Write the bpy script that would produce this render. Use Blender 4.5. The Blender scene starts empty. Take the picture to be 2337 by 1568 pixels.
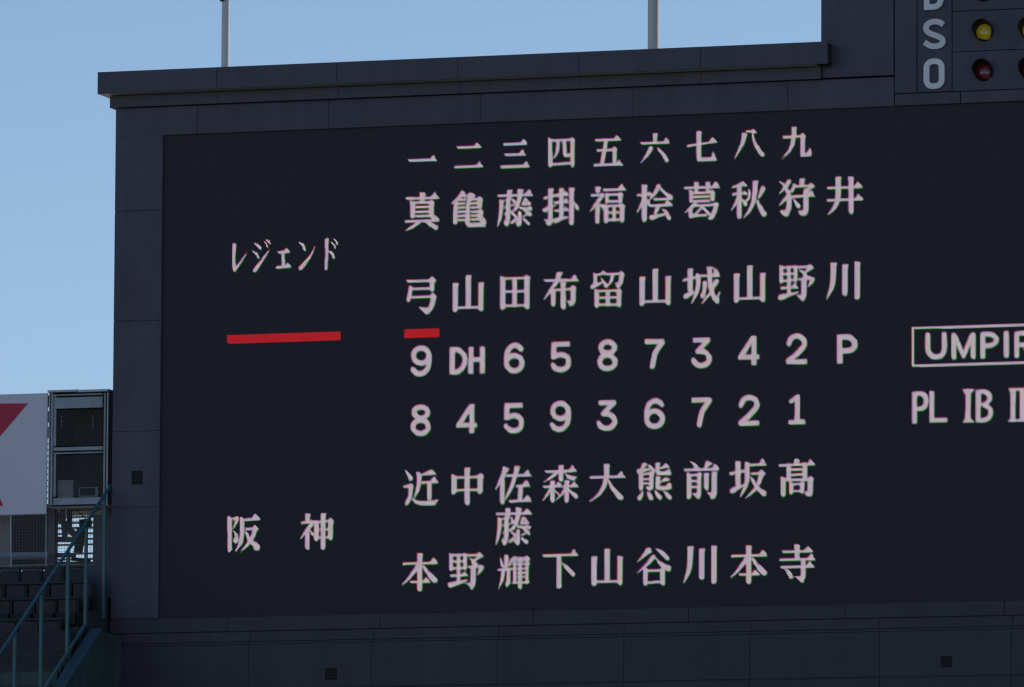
import bpy, bmesh, math, random
import numpy as np
from mathutils import Matrix, Vector

sc = bpy.context.scene
col = sc.collection
rnd = random.Random(7)

# ------------------------------------------------------------------ camera
F_PX, CX, CY = 19600.0, 1168.0, 784.0            # focal length and centre in units of a 2336 px wide picture


def unit(v):
    return v / np.linalg.norm(v)


AX = unit(np.array([60868.0, 1916.0, 19600.0]))
AZ = np.array([912.0, 171400.0, -19600.0])
AZ = unit(AZ - AX * AZ.dot(AX))
AY = np.cross(AZ, AX)
ROT = np.array([AX, AY, AZ])                      # world from camera
CAM = np.array([51.594, -137.0, 4.0])


def ray(px, py):
    return ROT @ np.array([(px - CX) / F_PX, -(py - CY) / F_PX, -1.0])


def at(px, py, y=0.0):
    """the point of the plane at depth y seen at a picture position"""
    d = ray(px, py)
    return CAM + d * ((y - CAM[1]) / d[1])


def atx(px, py, x):
    d = ray(px, py)
    return CAM + d * ((x - CAM[0]) / d[0])


cam_d = bpy.data.cameras.new('camera')
cam = bpy.data.objects.new('camera', cam_d)
col.objects.link(cam)
cam_d.sensor_width = 36.0
cam_d.lens = F_PX / 2336.0 * 36.0
cam_d.clip_start = 1.0
cam_d.clip_end = 6000.0
M4 = Matrix([list(ROT[i]) + [CAM[i]] for i in range(3)] + [[0, 0, 0, 1]])
cam.matrix_world = M4
sc.camera = cam

# ------------------------------------------------------------------ sky, sun, exposure
SUN_AZ, SUN_EL = math.radians(40), math.radians(34)   # azimuth from +Y towards +X
w = bpy.data.worlds.new('World')
sc.world = w
w.use_nodes = True
nt = w.node_tree
nt.nodes.clear()
sky = nt.nodes.new('ShaderNodeTexSky')
sky.sky_type = 'NISHITA'
sky.sun_disc = False
sky.sun_elevation = SUN_EL
sky.sun_rotation = SUN_AZ
sky.altitude = 2600.0
sky.air_density = 1.0
sky.dust_density = 0.0
sky.ozone_density = 3.0
bg = nt.nodes.new('ShaderNodeBackground')
bg.inputs['Strength'].default_value = 0.112
wo = nt.nodes.new('ShaderNodeOutputWorld')
wb = nt.nodes.new('ShaderNodeVectorMath')            # the camera's white balance
wb.operation = 'MULTIPLY'
wb.inputs[1].default_value = (1.07, 1.0, 0.945)
nt.links.new(sky.outputs[0], wb.inputs[0])
nt.links.new(wb.outputs[0], bg.inputs[0])
nt.links.new(bg.outputs[0], wo.inputs[0])
sd = bpy.data.lights.new('sun', 'SUN')
sd.energy = 4.8
sd.angle = math.radians(0.5)
sd.color = (1.0, 0.93, 0.83)
so = bpy.data.objects.new('sun', sd)
col.objects.link(so)
sdir = Vector((math.sin(SUN_AZ) * math.cos(SUN_EL), math.cos(SUN_AZ) * math.cos(SUN_EL), math.sin(SUN_EL)))
so.rotation_euler = sdir.to_track_quat('Z', 'Y').to_euler()
so.location = (60, 80, 60)
sc.view_settings.view_transform = 'Standard'
sc.view_settings.look = 'None'
sc.view_settings.gamma = 1.0
sc.view_settings.exposure = 0.0
sc.view_settings.use_curve_mapping = False
sc.cycles.pixel_filter_type = 'BLACKMAN_HARRIS'
sc.cycles.filter_width = 1.35


# ------------------------------------------------------------------ materials
def mat(name, rgb, rough=0.6, metal=0.0, var=0.12, scale=3.0, bump=0.0, bscale=60.0, streak=0.0, spec=0.5, grain=0.05):
    m = bpy.data.materials.new(name)
    m.use_nodes = True
    t = m.node_tree
    N, Lk = t.nodes, t.links
    b = N['Principled BSDF']
    b.inputs['Roughness'].default_value = rough
    b.inputs['Metallic'].default_value = metal
    b.inputs['Specular IOR Level'].default_value = spec
    tc = N.new('ShaderNodeNewGeometry')
    no = N.new('ShaderNodeTexNoise')
    no.inputs['Scale'].default_value = scale
    no.inputs['Detail'].default_value = 6.0
    Lk.new(tc.outputs['Position'], no.inputs['Vector'])
    mr = N.new('ShaderNodeMapRange')
    mr.inputs['From Min'].default_value = 0.25
    mr.inputs['From Max'].default_value = 0.75
    mr.inputs['To Min'].default_value = 1.0 - var
    mr.inputs['To Max'].default_value = 1.0 + var
    Lk.new(no.outputs['Fac'], mr.inputs['Value'])
    src = mr.outputs[0]
    if streak:
        mp = N.new('ShaderNodeMapping')
        mp.inputs['Scale'].default_value = (5.0, 5.0, 0.35)
        Lk.new(tc.outputs['Position'], mp.inputs['Vector'])
        n2 = N.new('ShaderNodeTexNoise')
        n2.inputs['Scale'].default_value = 1.0
        n2.inputs['Detail'].default_value = 5.0
        Lk.new(mp.outputs[0], n2.inputs['Vector'])
        m2 = N.new('ShaderNodeMapRange')
        m2.inputs['From Min'].default_value = 0.3
        m2.inputs['From Max'].default_value = 0.7
        m2.inputs['To Min'].default_value = 1.0 - streak
        m2.inputs['To Max'].default_value = 1.0 + streak
        Lk.new(n2.outputs['Fac'], m2.inputs['Value'])
        mu = N.new('ShaderNodeMath')
        mu.operation = 'MULTIPLY'
        Lk.new(src, mu.inputs[0])
        Lk.new(m2.outputs[0], mu.inputs[1])
        src = mu.outputs[0]
    nf = N.new('ShaderNodeTexNoise')                      # fine grain of the coating
    nf.inputs['Scale'].default_value = 55.0
    nf.inputs['Detail'].default_value = 2.0
    Lk.new(tc.outputs['Position'], nf.inputs['Vector'])
    mf = N.new('ShaderNodeMapRange')
    mf.inputs['From Min'].default_value = 0.3
    mf.inputs['From Max'].default_value = 0.7
    mf.inputs['To Min'].default_value = 1.0 - grain
    mf.inputs['To Max'].default_value = 1.0 + grain
    Lk.new(nf.outputs['Fac'], mf.inputs['Value'])
    mg = N.new('ShaderNodeMath')
    mg.operation = 'MULTIPLY'
    Lk.new(src, mg.inputs[0])
    Lk.new(mf.outputs[0], mg.inputs[1])
    src = mg.outputs[0]
    oi = N.new('ShaderNodeObjectInfo')                    # each panel its own slight shade
    m3 = N.new('ShaderNodeMapRange')
    m3.inputs['To Min'].default_value = 0.93
    m3.inputs['To Max'].default_value = 1.07
    Lk.new(oi.outputs['Random'], m3.inputs['Value'])
    mm = N.new('ShaderNodeMath')
    mm.operation = 'MULTIPLY'
    Lk.new(src, mm.inputs[0])
    Lk.new(m3.outputs[0], mm.inputs[1])
    vm = N.new('ShaderNodeVectorMath')
    vm.operation = 'SCALE'
    vm.inputs[0].default_value = rgb
    Lk.new(mm.outputs[0], vm.inputs['Scale'])
    Lk.new(vm.outputs[0], b.inputs['Base Color'])
    if bump:
        nb = N.new('ShaderNodeTexNoise')
        nb.inputs['Scale'].default_value = bscale
        nb.inputs['Detail'].default_value = 3.0
        Lk.new(tc.outputs['Position'], nb.inputs['Vector'])
        bp = N.new('ShaderNodeBump')
        bp.inputs['Strength'].default_value = bump
        bp.inputs['Distance'].default_value = 0.02
        Lk.new(nb.outputs['Fac'], bp.inputs['Height'])
        Lk.new(bp.outputs[0], b.inputs['Normal'])
    return m


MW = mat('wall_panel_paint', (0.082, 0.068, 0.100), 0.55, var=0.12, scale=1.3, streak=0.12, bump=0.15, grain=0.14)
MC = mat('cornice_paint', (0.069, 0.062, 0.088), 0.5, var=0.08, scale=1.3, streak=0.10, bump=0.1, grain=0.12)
MWSHADE = mat('wall_panel_shaded', (0.052, 0.043, 0.060), 0.6, var=0.12, scale=1.3, streak=0.14, bump=0.15, grain=0.14)  # wall paint darkened, the shade of the lower wall put into its colour
MJOINT = mat('joint_sealant', (0.060, 0.052, 0.074), 0.8)
MEND = mat('cornice_end_shaded', (0.030, 0.029, 0.036), 0.7)  # dark base colour imitates the shade on the slab's end faces
MSOF = mat('soffit_paint', (0.70, 0.69, 0.66), 0.6)
MCORE = mat('dark_backing', (0.030, 0.029, 0.036), 0.9)
MSCR = mat('display_face', (0.044, 0.036, 0.046), 0.7, var=0.22, scale=40.0, bump=0.0, spec=0.3)
MPOLE = mat('galvanised_pole', (0.50, 0.48, 0.49), 0.32, metal=0.2, var=0.08, scale=2.0, streak=0.05)
MBLK = mat('black_metal', (0.007, 0.007, 0.009), 0.7)
MLET = mat('letter_paint', (0.90, 0.87, 0.90), 0.5, var=0.03)
MSIGN = mat('sign_white', (0.74, 0.70, 0.78), 0.5, var=0.04, scale=0.6, streak=0.03)
MRED = mat('sign_red', (0.62, 0.015, 0.065), 0.5, var=0.05)
MSTEEL = mat('grey_steel_paint', (0.40, 0.44, 0.50), 0.5, var=0.15, scale=6.0, streak=0.12)
MSTLT = mat('light_steel', (0.66, 0.64, 0.66), 0.45, var=0.15, scale=6.0, streak=0.12)
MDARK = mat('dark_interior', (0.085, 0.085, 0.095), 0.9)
MWIRE = mat('wire', (0.20, 0.19, 0.18), 0.6)
MCAB = mat('cabinet_grey', (0.33, 0.34, 0.35), 0.5)
MCREAM = mat('cream_cladding', (0.64, 0.59, 0.51), 0.6, var=0.12, streak=0.1)
MBEIGE = mat('grey_wall', (0.30, 0.28, 0.27), 0.7, var=0.1, streak=0.1)
MSLATE = mat('slate_steel', (0.12, 0.12, 0.16), 0.55, var=0.12, streak=0.1)
MPIPE = mat('pipe_paint', (0.30, 0.31, 0.40), 0.35, var=0.1)
MTEAL = mat('teal_rail_paint', (0.036, 0.145, 0.175), 0.42, var=0.15, scale=5.0, streak=0.12)
MTEAL2 = mat('teal_post_paint', (0.060, 0.155, 0.165), 0.5, var=0.12, scale=5.0, streak=0.1)
MTRIM = mat('seat_rail_green', (0.010, 0.026, 0.028), 0.6, var=0.15)
MSEAT = mat('seat_plastic', (0.030, 0.022, 0.034), 0.65, var=0.12, scale=9.0)
MSEAT2 = mat('seat_pan_plastic', (0.010, 0.013, 0.014), 0.7, var=0.12, scale=9.0)
MPARA = mat('parapet_paint', (0.040, 0.105, 0.14), 0.6, var=0.15, streak=0.15)
MPARS = mat('parapet_side', (0.055, 0.085, 0.08), 0.75, var=0.2, streak=0.2)
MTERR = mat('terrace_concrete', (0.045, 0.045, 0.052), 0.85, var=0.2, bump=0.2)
MSEATW = mat('purple_wall', (0.036, 0.030, 0.048), 0.8, var=0.15, streak=0.1)
MBROWN = mat('brown_ledge', (0.055, 0.042, 0.045), 0.8)
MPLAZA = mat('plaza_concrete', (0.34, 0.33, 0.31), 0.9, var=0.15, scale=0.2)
MGROUND = mat('field_ground', (0.06, 0.075, 0.04), 0.95, var=0.3, scale=0.3)


def translucent(m, rgb, f):
    """thin sheet that lets part of the daylight behind it through"""
    t_ = m.node_tree
    out = next(n for n in t_.nodes if n.type == 'OUTPUT_MATERIAL')
    tr = t_.nodes.new('ShaderNodeBsdfTranslucent')
    tr.inputs['Color'].default_value = (*rgb, 1)
    mx = t_.nodes.new('ShaderNodeMixShader')
    mx.inputs[0].default_value = f
    t_.links.new(t_.nodes['Principled BSDF'].outputs[0], mx.inputs[1])
    t_.links.new(tr.outputs[0], mx.inputs[2])
    t_.links.new(mx.outputs[0], out.inputs['Surface'])


MSHEET = mat('cream_sheet', (0.64, 0.59, 0.51), 0.6, var=0.12, streak=0.1)
translucent(MSHEET, (0.80, 0.70, 0.56), 0.6)


def lens_mat(name, rgb, emit):
    m = bpy.data.materials.new(name)
    m.use_nodes = True
    b = m.node_tree.nodes['Principled BSDF']
    b.inputs['Base Color'].default_value = (*rgb, 1)
    b.inputs['Roughness'].default_value = 0.12
    b.inputs['Coat Weight'].default_value = 0.6
    b.inputs['Emission Color'].default_value = (*rgb, 1)
    b.inputs['Emission Strength'].default_value = emit
    return m


MYEL = lens_mat('yellow_lens', (0.40, 0.30, 0.008), 0.13)
MREDL = lens_mat('red_lens', (0.13, 0.014, 0.024), 0.05)
MGRN = lens_mat('green_lens', (0.02, 0.25, 0.08), 0.1)

MLED = bpy.data.materials.new('led_dots')
MLED.use_nodes = True
t = MLED.node_tree
t.nodes.clear()
at_n = t.nodes.new('ShaderNodeAttribute')
at_n.attribute_name = 'led'
em = t.nodes.new('ShaderNodeEmission')
em.inputs['Strength'].default_value = 1.0
ou = t.nodes.new('ShaderNodeOutputMaterial')
t.links.new(at_n.outputs['Color'], em.inputs['Color'])
t.links.new(em.outputs[0], ou.inputs[0])


# ------------------------------------------------------------------ mesh helpers
class MB:
    def __init__(self):
        self.v, self.f = [], []

    def quad(self, a, b, c, d):
        n = len(self.v)
        self.v += [tuple(a), tuple(b), tuple(c), tuple(d)]
        self.f.append((n, n + 1, n + 2, n + 3))

    def box(self, x0, x1, y0, y1, z0, z1):
        n = len(self.v)
        self.v += [(x, y, z) for z in (z0, z1) for y in (y0, y1) for x in (x0, x1)]
        for q in ((0, 2, 3, 1), (4, 5, 7, 6), (0, 1, 5, 4), (2, 6, 7, 3), (0, 4, 6, 2), (1, 3, 7, 5)):
            self.f.append(tuple(n + i for i in q))
        return self

    def bbox(self, x0, x1, y0, y1, z0, z1, b=0.006):
        """box whose front (towards -y) has chamfered edges"""
        n = len(self.v)
        self.v += [(x0, y1, z0), (x1, y1, z0), (x1, y1, z1), (x0, y1, z1),
                   (x0, y0 + b, z0), (x1, y0 + b, z0), (x1, y0 + b, z1), (x0, y0 + b, z1),
                   (x0 + b, y0, z0 + b), (x1 - b, y0, z0 + b), (x1 - b, y0, z1 - b), (x0 + b, y0, z1 - b)]
        for q in ((0, 3, 2, 1), (0, 1, 5, 4), (1, 2, 6, 5), (2, 3, 7, 6), (3, 0, 4, 7),
                  (4, 5, 9, 8), (5, 6, 10, 9), (6, 7, 11, 10), (7, 4, 8, 11), (8, 9, 10, 11)):
            self.f.append(tuple(n + i for i in q))
        return self

    def bar(self, p, q, wx, wy, up=(0, 0, 1)):
        """rectangular bar between two points"""
        p, q = Vector(p), Vector(q)
        d = (q - p).normalized()
        s = d.cross(Vector(up))
        if s.length < 1e-4:
            s = Vector((1, 0, 0))
        s.normalize()
        u = s.cross(d)
        n = len(self.v)
        for c in (p, q):
            for a, b in ((-1, -1), (1, -1), (1, 1), (-1, 1)):
                self.v.append(tuple(c + s * (a * wx / 2) + u * (b * wy / 2)))
        self.f += [(n, n + 3, n + 2, n + 1), (n + 4, n + 5, n + 6, n + 7)]
        for i in range(4):
            j = (i + 1) % 4
            self.f.append((n + i, n + j, n + 4 + j, n + 4 + i))
        return self

    def tube(self, p, q, r, seg=16, r2=None):
        p, q = Vector(p), Vector(q)
        r2 = r if r2 is None else r2
        d = (q - p).normalized()
        s = d.orthogonal().normalized()
        u = d.cross(s)
        n = len(self.v)
        for c, rr in ((p, r), (q, r2)):
            for i in range(seg):
                a = 2 * math.pi * i / seg
                self.v.append(tuple(c + s * (rr * math.cos(a)) + u * (rr * math.sin(a))))
        for i in range(seg):
            j = (i + 1) % seg
            self.f.append((n + i, n + j, n + seg + j, n + seg + i))
        m = len(self.v)                                # caps on their own vertices, so the side shades as a round bar
        self.v += self.v[n:n + 2 * seg]
        self.f.append(tuple(m + i for i in range(seg))[::-1])
        self.f.append(tuple(m + seg + i for i in range(seg)))
        return self

    def prism(self, pts, y0, y1):
        """polygon in the xz plane, thick from y0 (front) to y1"""
        n, k = len(self.v), len(pts)
        self.v += [(x, y0, z) for x, z in pts] + [(x, y1, z) for x, z in pts]
        self.f += [tuple(range(n, n + k)), tuple(range(n + k, n + 2 * k))[::-1]]
        for i in range(k):
            j = (i + 1) % k
            self.f.append((n + i, n + k + i, n + k + j, n + j))
        return self

    def build(self, name, m, parent=None, smooth=False, loc=None, fix=False):
        me = bpy.data.meshes.new(name)
        v = self.v
        if loc is not None:
            v = [(a - loc[0], b - loc[1], c - loc[2]) for a, b, c in v]
        me.from_pydata(v, [], self.f)
        if fix:
            bm = bmesh.new()
            bm.from_mesh(me)
            bmesh.ops.recalc_face_normals(bm, faces=bm.faces)
            bm.to_mesh(me)
            bm.free()
        me.materials.append(m)
        if smooth:
            for p in me.polygons:
                p.use_smooth = len(p.vertices) == 4
        o = bpy.data.objects.new(name, me)
        if loc is not None:
            o.location = loc
        col.objects.link(o)
        if parent is not None:
            o.parent = parent
            # keep world placement: parents here are never rotated
            o.location = Vector(o.location) - Vector(world_loc(parent))
        return o


def world_loc(o):
    p = Vector(o.location)
    while o.parent is not None:
        o = o.parent
        p += o.location
    return p


def thing(name, label, cat, loc=(0, 0, 0), group=None):
    o = bpy.data.objects.new(name, None)
    o.empty_display_size = 0.2
    col.objects.link(o)
    o.location = loc
    o['label'] = label
    o['category'] = cat
    if group:
        o['group'] = group
    return o


def tag(o, label, cat, group=None):
    o['label'] = label
    o['category'] = cat
    if group:
        o['group'] = group
    return o


def kind(o, k):
    o['kind'] = k
    return o

GLYPHS = {
    '弓': 'G-162,169,99,165,99,140,-152,143;G71,158,113,194,162,153,141,124,85,126;P115,161,27,116,62,24;G-112,87,99,84,100,59,-102,62;P-116,92,20,-123,34,23,-139,-35,22;G-121,3,109,1,110,-24,-111,-23;G91,-4,123,31,170,-11,147,-55,100,-49;P131,-14,27,124,-72,26,101,-130,27,64,-160,26;G-33,-112,63,-126,97,-179,54,-193,17,-159',
    '山': 'G-163,120,-103,118,-96,105,-105,85,-162,86;G-162,107,-106,105,-104,-159,-122,-182,-142,-181,-160,-158;G-24,196,36,194,43,181,33,161,-23,162;G-23,183,33,181,35,-119,17,-141,-3,-141,-21,-117;G113,118,172,116,180,103,170,82,114,84;G114,104,170,103,172,-159,154,-181,134,-181,116,-157;G-130,-124,144,-123,144,-148,-121,-149',
    '田': 'G-155,175,-138,178,-91,154,-96,134,-151,135;G-152,162,-96,156,-94,-155,-122,-177,-139,-172,-151,-153;G94,156,129,181,140,182,176,150,164,125,107,127;G107,156,163,154,165,-154,145,-176,126,-174,109,-152;G-124,160,105,160,105,135,-114,135;G-123,24,136,25,136,0,-114,-1;G-122,-119,136,-118,137,-143,-113,-144;P5,137,26,6,-126,26',
    '布': 'P-19,171,27,-46,100,23,-92,35,20,-175,-74,5;G-47,196,14,194,23,180,-5,157,-56,158;G-186,126,172,122,172,96,-176,99;G105,120,138,162,149,163,192,104,187,95,105,98;P-83,-6,26,-82,-130,24;G-69,26,117,29,117,4,-60,1;G-6,94,54,92,61,80,51,59,-4,61;G-4,81,51,79,53,-166,35,-188,15,-187,-3,-164;G90,30,125,56,136,56,171,25,159,0,103,2;G103,31,158,29,159,-114,140,-136,120,-134,103,-112;G59,-90,113,-108,141,-151,94,-154',
    '留': 'G-156,175,-139,178,-109,154,-113,134,-153,136;G-153,162,-114,156,-113,76,-133,53,-145,58,-154,78;P-115,154,11,-45,168,14;G-73,180,-45,197,-8,164,-36,141;P-160,36,25,-119,52,19,-63,73,9;P-68,113,8,-31,67,17,-15,31,17;G-18,170,158,173,158,149,-8,145;G117,169,144,190,186,156,163,123;P151,155,24,140,79,25,113,31,22;G68,66,122,67,145,35,108,9;P50,144,19,38,83,17,-17,13,6;G-143,7,-127,10,-87,-14,-92,-33,-140,-32;G-141,-5,-92,-11,-91,-165,-116,-188,-130,-183,-141,-163;G82,-15,114,10,125,11,158,-20,146,-45,95,-44;G95,-15,145,-17,145,-165,128,-188,110,-186,95,-164;G-116,0,122,-1,122,-26,-107,-25;G-116,-71,122,-70,122,-95,-107,-97;G-116,-140,123,-143,123,-168,-107,-166;P2,-23,22,2,-152,22',
    '城': 'G-150,188,-96,186,-89,173,-98,153,-149,155;G-149,174,-98,173,-98,-45,-114,-67,-132,-66,-148,-43;P-188,71,15,-61,94,14;P-167,-93,27,-116,-73,20,-79,-52,9;G-64,130,-48,141,-16,115,-11,70,-61,81;P-36,102,24,-38,9,24,-56,-70,19,-111,-175,4;G-34,121,170,118,171,92,-25,95;G104,116,137,158,148,159,191,100,185,91,104,95;P81,174,26,83,98,23,90,5,26,114,-85,25,160,-157,25;G51,195,108,195,108,168,53,170;P120,186,11,154,149,17,173,122,14;P187,-67,7,169,-113,12,169,-148,18;G3,44,44,54,44,29,12,19;G8,43,40,62,67,37,40,15;P35,33,22,26,-55,20,13,-95,25;G-17,-72,13,-64,22,-126,-6,-112;P155,47,26,113,-23,19,86,-75,16,-1,-174,4',
    '野': 'G-182,187,-165,190,-135,166,-140,146,-179,148;G-179,174,-140,169,-140,23,-159,0,-171,5,-180,24;G-43,165,-17,190,-6,191,21,160,9,135,-30,136;G-30,165,8,164,9,29,-5,7,-19,8,-30,30;G-159,177,-11,179,-11,154,-150,152;G-152,113,-20,113,-20,88,-143,88;G-148,42,-11,46,-11,22,-139,17;P-82,164,19,-79,-101,19;G-173,-32,4,-27,4,-52,-163,-58;G-49,-29,-22,3,-13,4,20,-44,16,-53,-49,-50;P-166,-138,29,-84,-118,19,12,-93,8;G3,174,126,174,126,150,12,149;G98,163,139,193,187,149,149,128,112,140;P144,148,18,99,114,14;P39,132,8,80,93,19,112,52,18;G17,52,149,54,149,30,26,27;G121,43,149,71,194,29,167,4;P169,33,22,149,-2,18,117,-41,4;P78,40,26,78,-119,27,62,-154,26;G-11,-123,58,-116,81,-185,53,-187,26,-148',
    '川': 'G-145,199,-83,197,-76,184,-85,164,-144,165;G-144,185,-85,183,-85,84,-104,62,-125,63,-144,86;P-115,105,28,-117,17,28,-133,-62,22,-185,-171,4;G-20,177,38,175,45,162,36,142,-19,144;G-19,164,35,162,36,-121,18,-142,-1,-142,-19,-119;G107,199,165,197,172,185,163,164,108,166;G108,186,163,184,163,-164,145,-186,126,-186,108,-163',
    '真': 'G-178,158,167,157,167,130,-168,131;G98,155,132,198,144,198,187,138,182,130,99,133;G-26,203,34,200,41,188,32,167,-25,169;G-25,189,31,187,32,108,14,86,-6,87,-24,110;G-131,122,-114,125,-68,101,-73,81,-128,83;G-128,110,-73,103,-72,-45,-99,-67,-116,-62,-128,-43;G62,101,96,127,108,127,143,95,131,70,75,72;G75,101,129,99,130,-46,111,-68,92,-66,76,-44;G-100,110,102,111,102,86,-91,85;G-74,63,74,64,74,39,-65,38;G-74,14,80,18,80,-7,-65,-11;G-74,-30,81,-28,81,-53,-64,-56;G-188,-79,173,-77,173,-103,-178,-105;G105,-79,139,-36,150,-35,193,-95,188,-104,105,-100;P-28,-102,16,-86,-140,17,-172,-183,6;P30,-97,11,101,-134,22,152,-166,25',
    '亀': 'P-61,180,25,-106,126,19,-176,73,6;G-94,203,-42,199,-26,179,-74,156;G-61,162,28,171,28,146,-52,136;G-16,154,25,190,80,150,54,127,3,129;P16,140,23,-3,43,23,-5,-135,25;P1,-151,22,165,-153,22;G133,-134,167,-70,187,-93,197,-142,178,-178,126,-176;P-125,102,16,-134,47,22,-140,-44,24,-140,-118,23;G81,113,116,139,127,139,162,108,150,83,94,85;G94,114,149,112,149,31,130,9,111,11,95,33;G88,-16,123,10,134,10,169,-21,157,-46,102,-44;G101,-15,156,-17,156,-98,137,-120,118,-118,102,-96;G-100,125,-23,128,-23,103,-90,100;G-119,85,-29,87,-29,62,-109,60;G-118,42,-29,44,-28,19,-109,17;G-118,-1,-28,2,-28,-23,-109,-26;G-118,-44,-28,-41,-28,-66,-108,-69;G-118,-86,-28,-85,-28,-110,-108,-111;G22,126,105,128,106,103,31,101;G22,82,106,85,106,60,32,57;G23,38,99,41,100,16,32,12;G23,-4,106,-2,106,-27,32,-29;G23,-46,106,-44,107,-69,33,-71;G23,-87,107,-86,107,-112,33,-112',
    '藤': 'G-188,152,179,150,179,124,-178,126;G111,148,145,191,156,191,199,132,194,123,111,127;G-83,197,-30,195,-23,182,-32,161,-81,163;G-82,183,-33,181,-32,105,-48,83,-65,84,-81,107;G32,199,90,197,97,184,85,162,29,164;P60,176,25,53,114,25,30,34,22,7,-6,17,-44,-35,8;G-167,102,-150,105,-117,81,-122,61,-164,63;G-164,90,-122,84,-121,6,-142,-17,-155,-13,-165,7;P-143,9,21,-156,-90,18,-183,-178,4;P-71,100,23,-70,-84,24,-83,-150,24;G-125,-124,-76,-115,-57,-156,-90,-186,-109,-163;G-124,95,-68,98,-68,80,-118,77;G-119,28,-91,30,-91,10,-112,7;G-119,-45,-91,-41,-91,-62,-111,-65;P-22,98,11,2,62,16;P2,50,11,-35,32,9;P114,89,19,86,45,10;G95,94,114,106,146,92,132,75;G72,48,165,51,165,29,80,26;P132,66,14,165,42,12;G44,10,165,13,165,-9,52,-11;G119,4,156,25,198,-3,180,-25,119,-19;P44,20,9,110,-14,12,166,-65,18;P54,-43,19,54,-155,24;G3,-133,45,-114,73,-165,45,-188,27,-172;P-30,-40,10,21,-82,14;P21,-100,11,-30,-143,16;P166,-47,11,91,-85,8;P96,-112,11,148,-158,18',
    '掛': 'G-143,197,-87,195,-80,182,-90,161,-142,163;G-142,183,-90,181,-88,-152,-105,-174,-123,-173,-140,-150;P-177,97,15,-93,117,14,-37,130,11;P-176,-28,25,-134,-5,18,-60,19,6;G-187,-117,-134,-130,-101,-167,-124,-188,-152,-178;G-26,195,26,193,33,180,24,159,-25,161;G-25,181,24,179,25,-98,10,-120,-8,-119,-23,-96;G-84,129,66,137,66,111,-74,103;G19,135,42,162,50,162,80,119,76,111,19,114;G-79,58,71,64,71,38,-69,31;G24,62,47,89,55,89,85,46,81,38,24,41;G-76,-25,71,-19,71,-45,-67,-51;G24,-22,48,6,55,6,86,-37,82,-46,24,-43;P-64,-139,26,1,-123,18,71,-106,10;G81,195,138,193,145,181,136,160,82,162;G82,182,135,180,137,-168,120,-191,101,-190,84,-167;P135,46,9,158,12,17,172,-20,20',
    '福': 'G-138,198,-81,196,-74,184,-83,163,-137,165;G-137,185,-83,183,-83,145,-100,123,-119,124,-137,147;G-186,119,-82,121,-82,96,-177,94;G-96,108,-63,136,-29,103,-59,75;P-61,102,19,-96,54,20,-142,2,15,-185,-54,4;P-112,10,25,-113,-159,24;P-81,9,9,-49,-28,17,-21,-56,11;G-57,171,173,171,173,145,-47,144;G105,170,139,212,150,213,193,153,187,144,106,148;G-33,131,-16,134,14,110,10,91,-30,92;G-30,119,10,113,10,35,-10,12,-21,17,-31,36;G97,109,125,135,137,135,165,104,153,79,110,80;G110,109,152,108,152,34,138,12,123,13,111,36;G6,120,122,120,122,95,15,95;G11,49,117,49,118,24,20,23;G-49,11,-32,14,8,-10,4,-30,-46,-28;G-46,-1,4,-7,5,-166,-20,-188,-35,-183,-47,-164;G112,-8,144,18,156,18,188,-13,176,-38,125,-36;G125,-7,175,-9,176,-163,158,-185,141,-183,126,-161;P65,-14,18,65,-152,18;G-3,6,127,7,127,-18,6,-19;G-2,-66,136,-66,137,-90,7,-91;G-2,-137,137,-138,137,-163,7,-163',
    '桧': 'G-142,198,-83,196,-76,184,-85,163,-140,165;G-140,185,-85,183,-84,-162,-101,-184,-121,-184,-139,-160;G-195,104,-59,106,-59,81,-186,78;G-96,103,-64,129,-31,92,-50,75;P-119,46,22,-137,7,17,-190,-85,4;P-91,45,9,-59,-9,18;P38,174,24,1,109,18,-59,40,8;P51,169,11,107,100,17,163,58,28;G-22,57,144,56,144,31,-13,32;G-59,-8,167,-6,167,-32,-49,-34;G100,-7,134,35,145,35,188,-24,182,-33,101,-29;P38,-26,22,6,-92,18;P-31,-142,28,29,-128,17,122,-109,11;P85,-59,8,126,-105,17,149,-155,22',
    '葛': 'G-193,161,173,160,173,134,-184,135;G106,158,139,200,150,201,193,142,187,133,106,137;G-85,204,-38,202,-31,189,-40,169,-84,170;G-84,190,-40,189,-40,113,-54,91,-69,91,-84,115;G37,201,84,200,91,187,82,166,38,168;G38,188,82,186,82,118,68,95,53,96,38,119;G-140,125,-123,128,-92,104,-97,84,-137,85;G-137,112,-97,106,-96,13,-117,-10,-129,-5,-138,14;G77,97,105,123,116,123,145,92,133,67,90,68;G90,97,132,96,132,18,117,-4,103,-3,90,20;G-101,104,83,103,83,78,-92,79;G-101,64,83,64,83,39,-92,39;G-101,22,83,22,83,-3,-92,-3;P-73,-12,19,-119,-60,18,-185,-106,4;G-82,-23,148,-22,148,-47,-73,-48;G125,-17,157,-3,180,-37,157,-69;P148,-34,22,139,-87,22,111,-148,24;G61,-164,102,-147,134,-166,102,-187,84,-185;P1,-51,14,-36,-89,11,-73,-128,8;P10,-60,11,56,-101,16,98,-147,20;P-119,-60,19,-119,-144,22;P-119,-140,16,42,-137,12',
    '秋': 'P-68,169,20,-114,153,17,-183,136,6;G-100,179,-68,198,-20,154,-36,139,-91,148;P-105,149,25,-105,-162,25;G-187,77,-45,83,-45,59,-178,52;G-77,79,-50,102,-13,65,-40,44;P-114,29,18,-141,-23,15,-189,-97,4;P-72,5,11,-40,-40,20;P-4,114,7,3,60,14,-4,16,12,-45,-18,11;G32,197,90,195,96,182,87,162,33,164;G33,184,87,182,88,68,70,46,51,47,33,70;P60,89,26,42,-30,22,-3,-117,16,-60,-177,4;P145,111,27,120,61,18,97,17,8;P84,-5,10,107,-67,20,155,-147,29',
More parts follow.
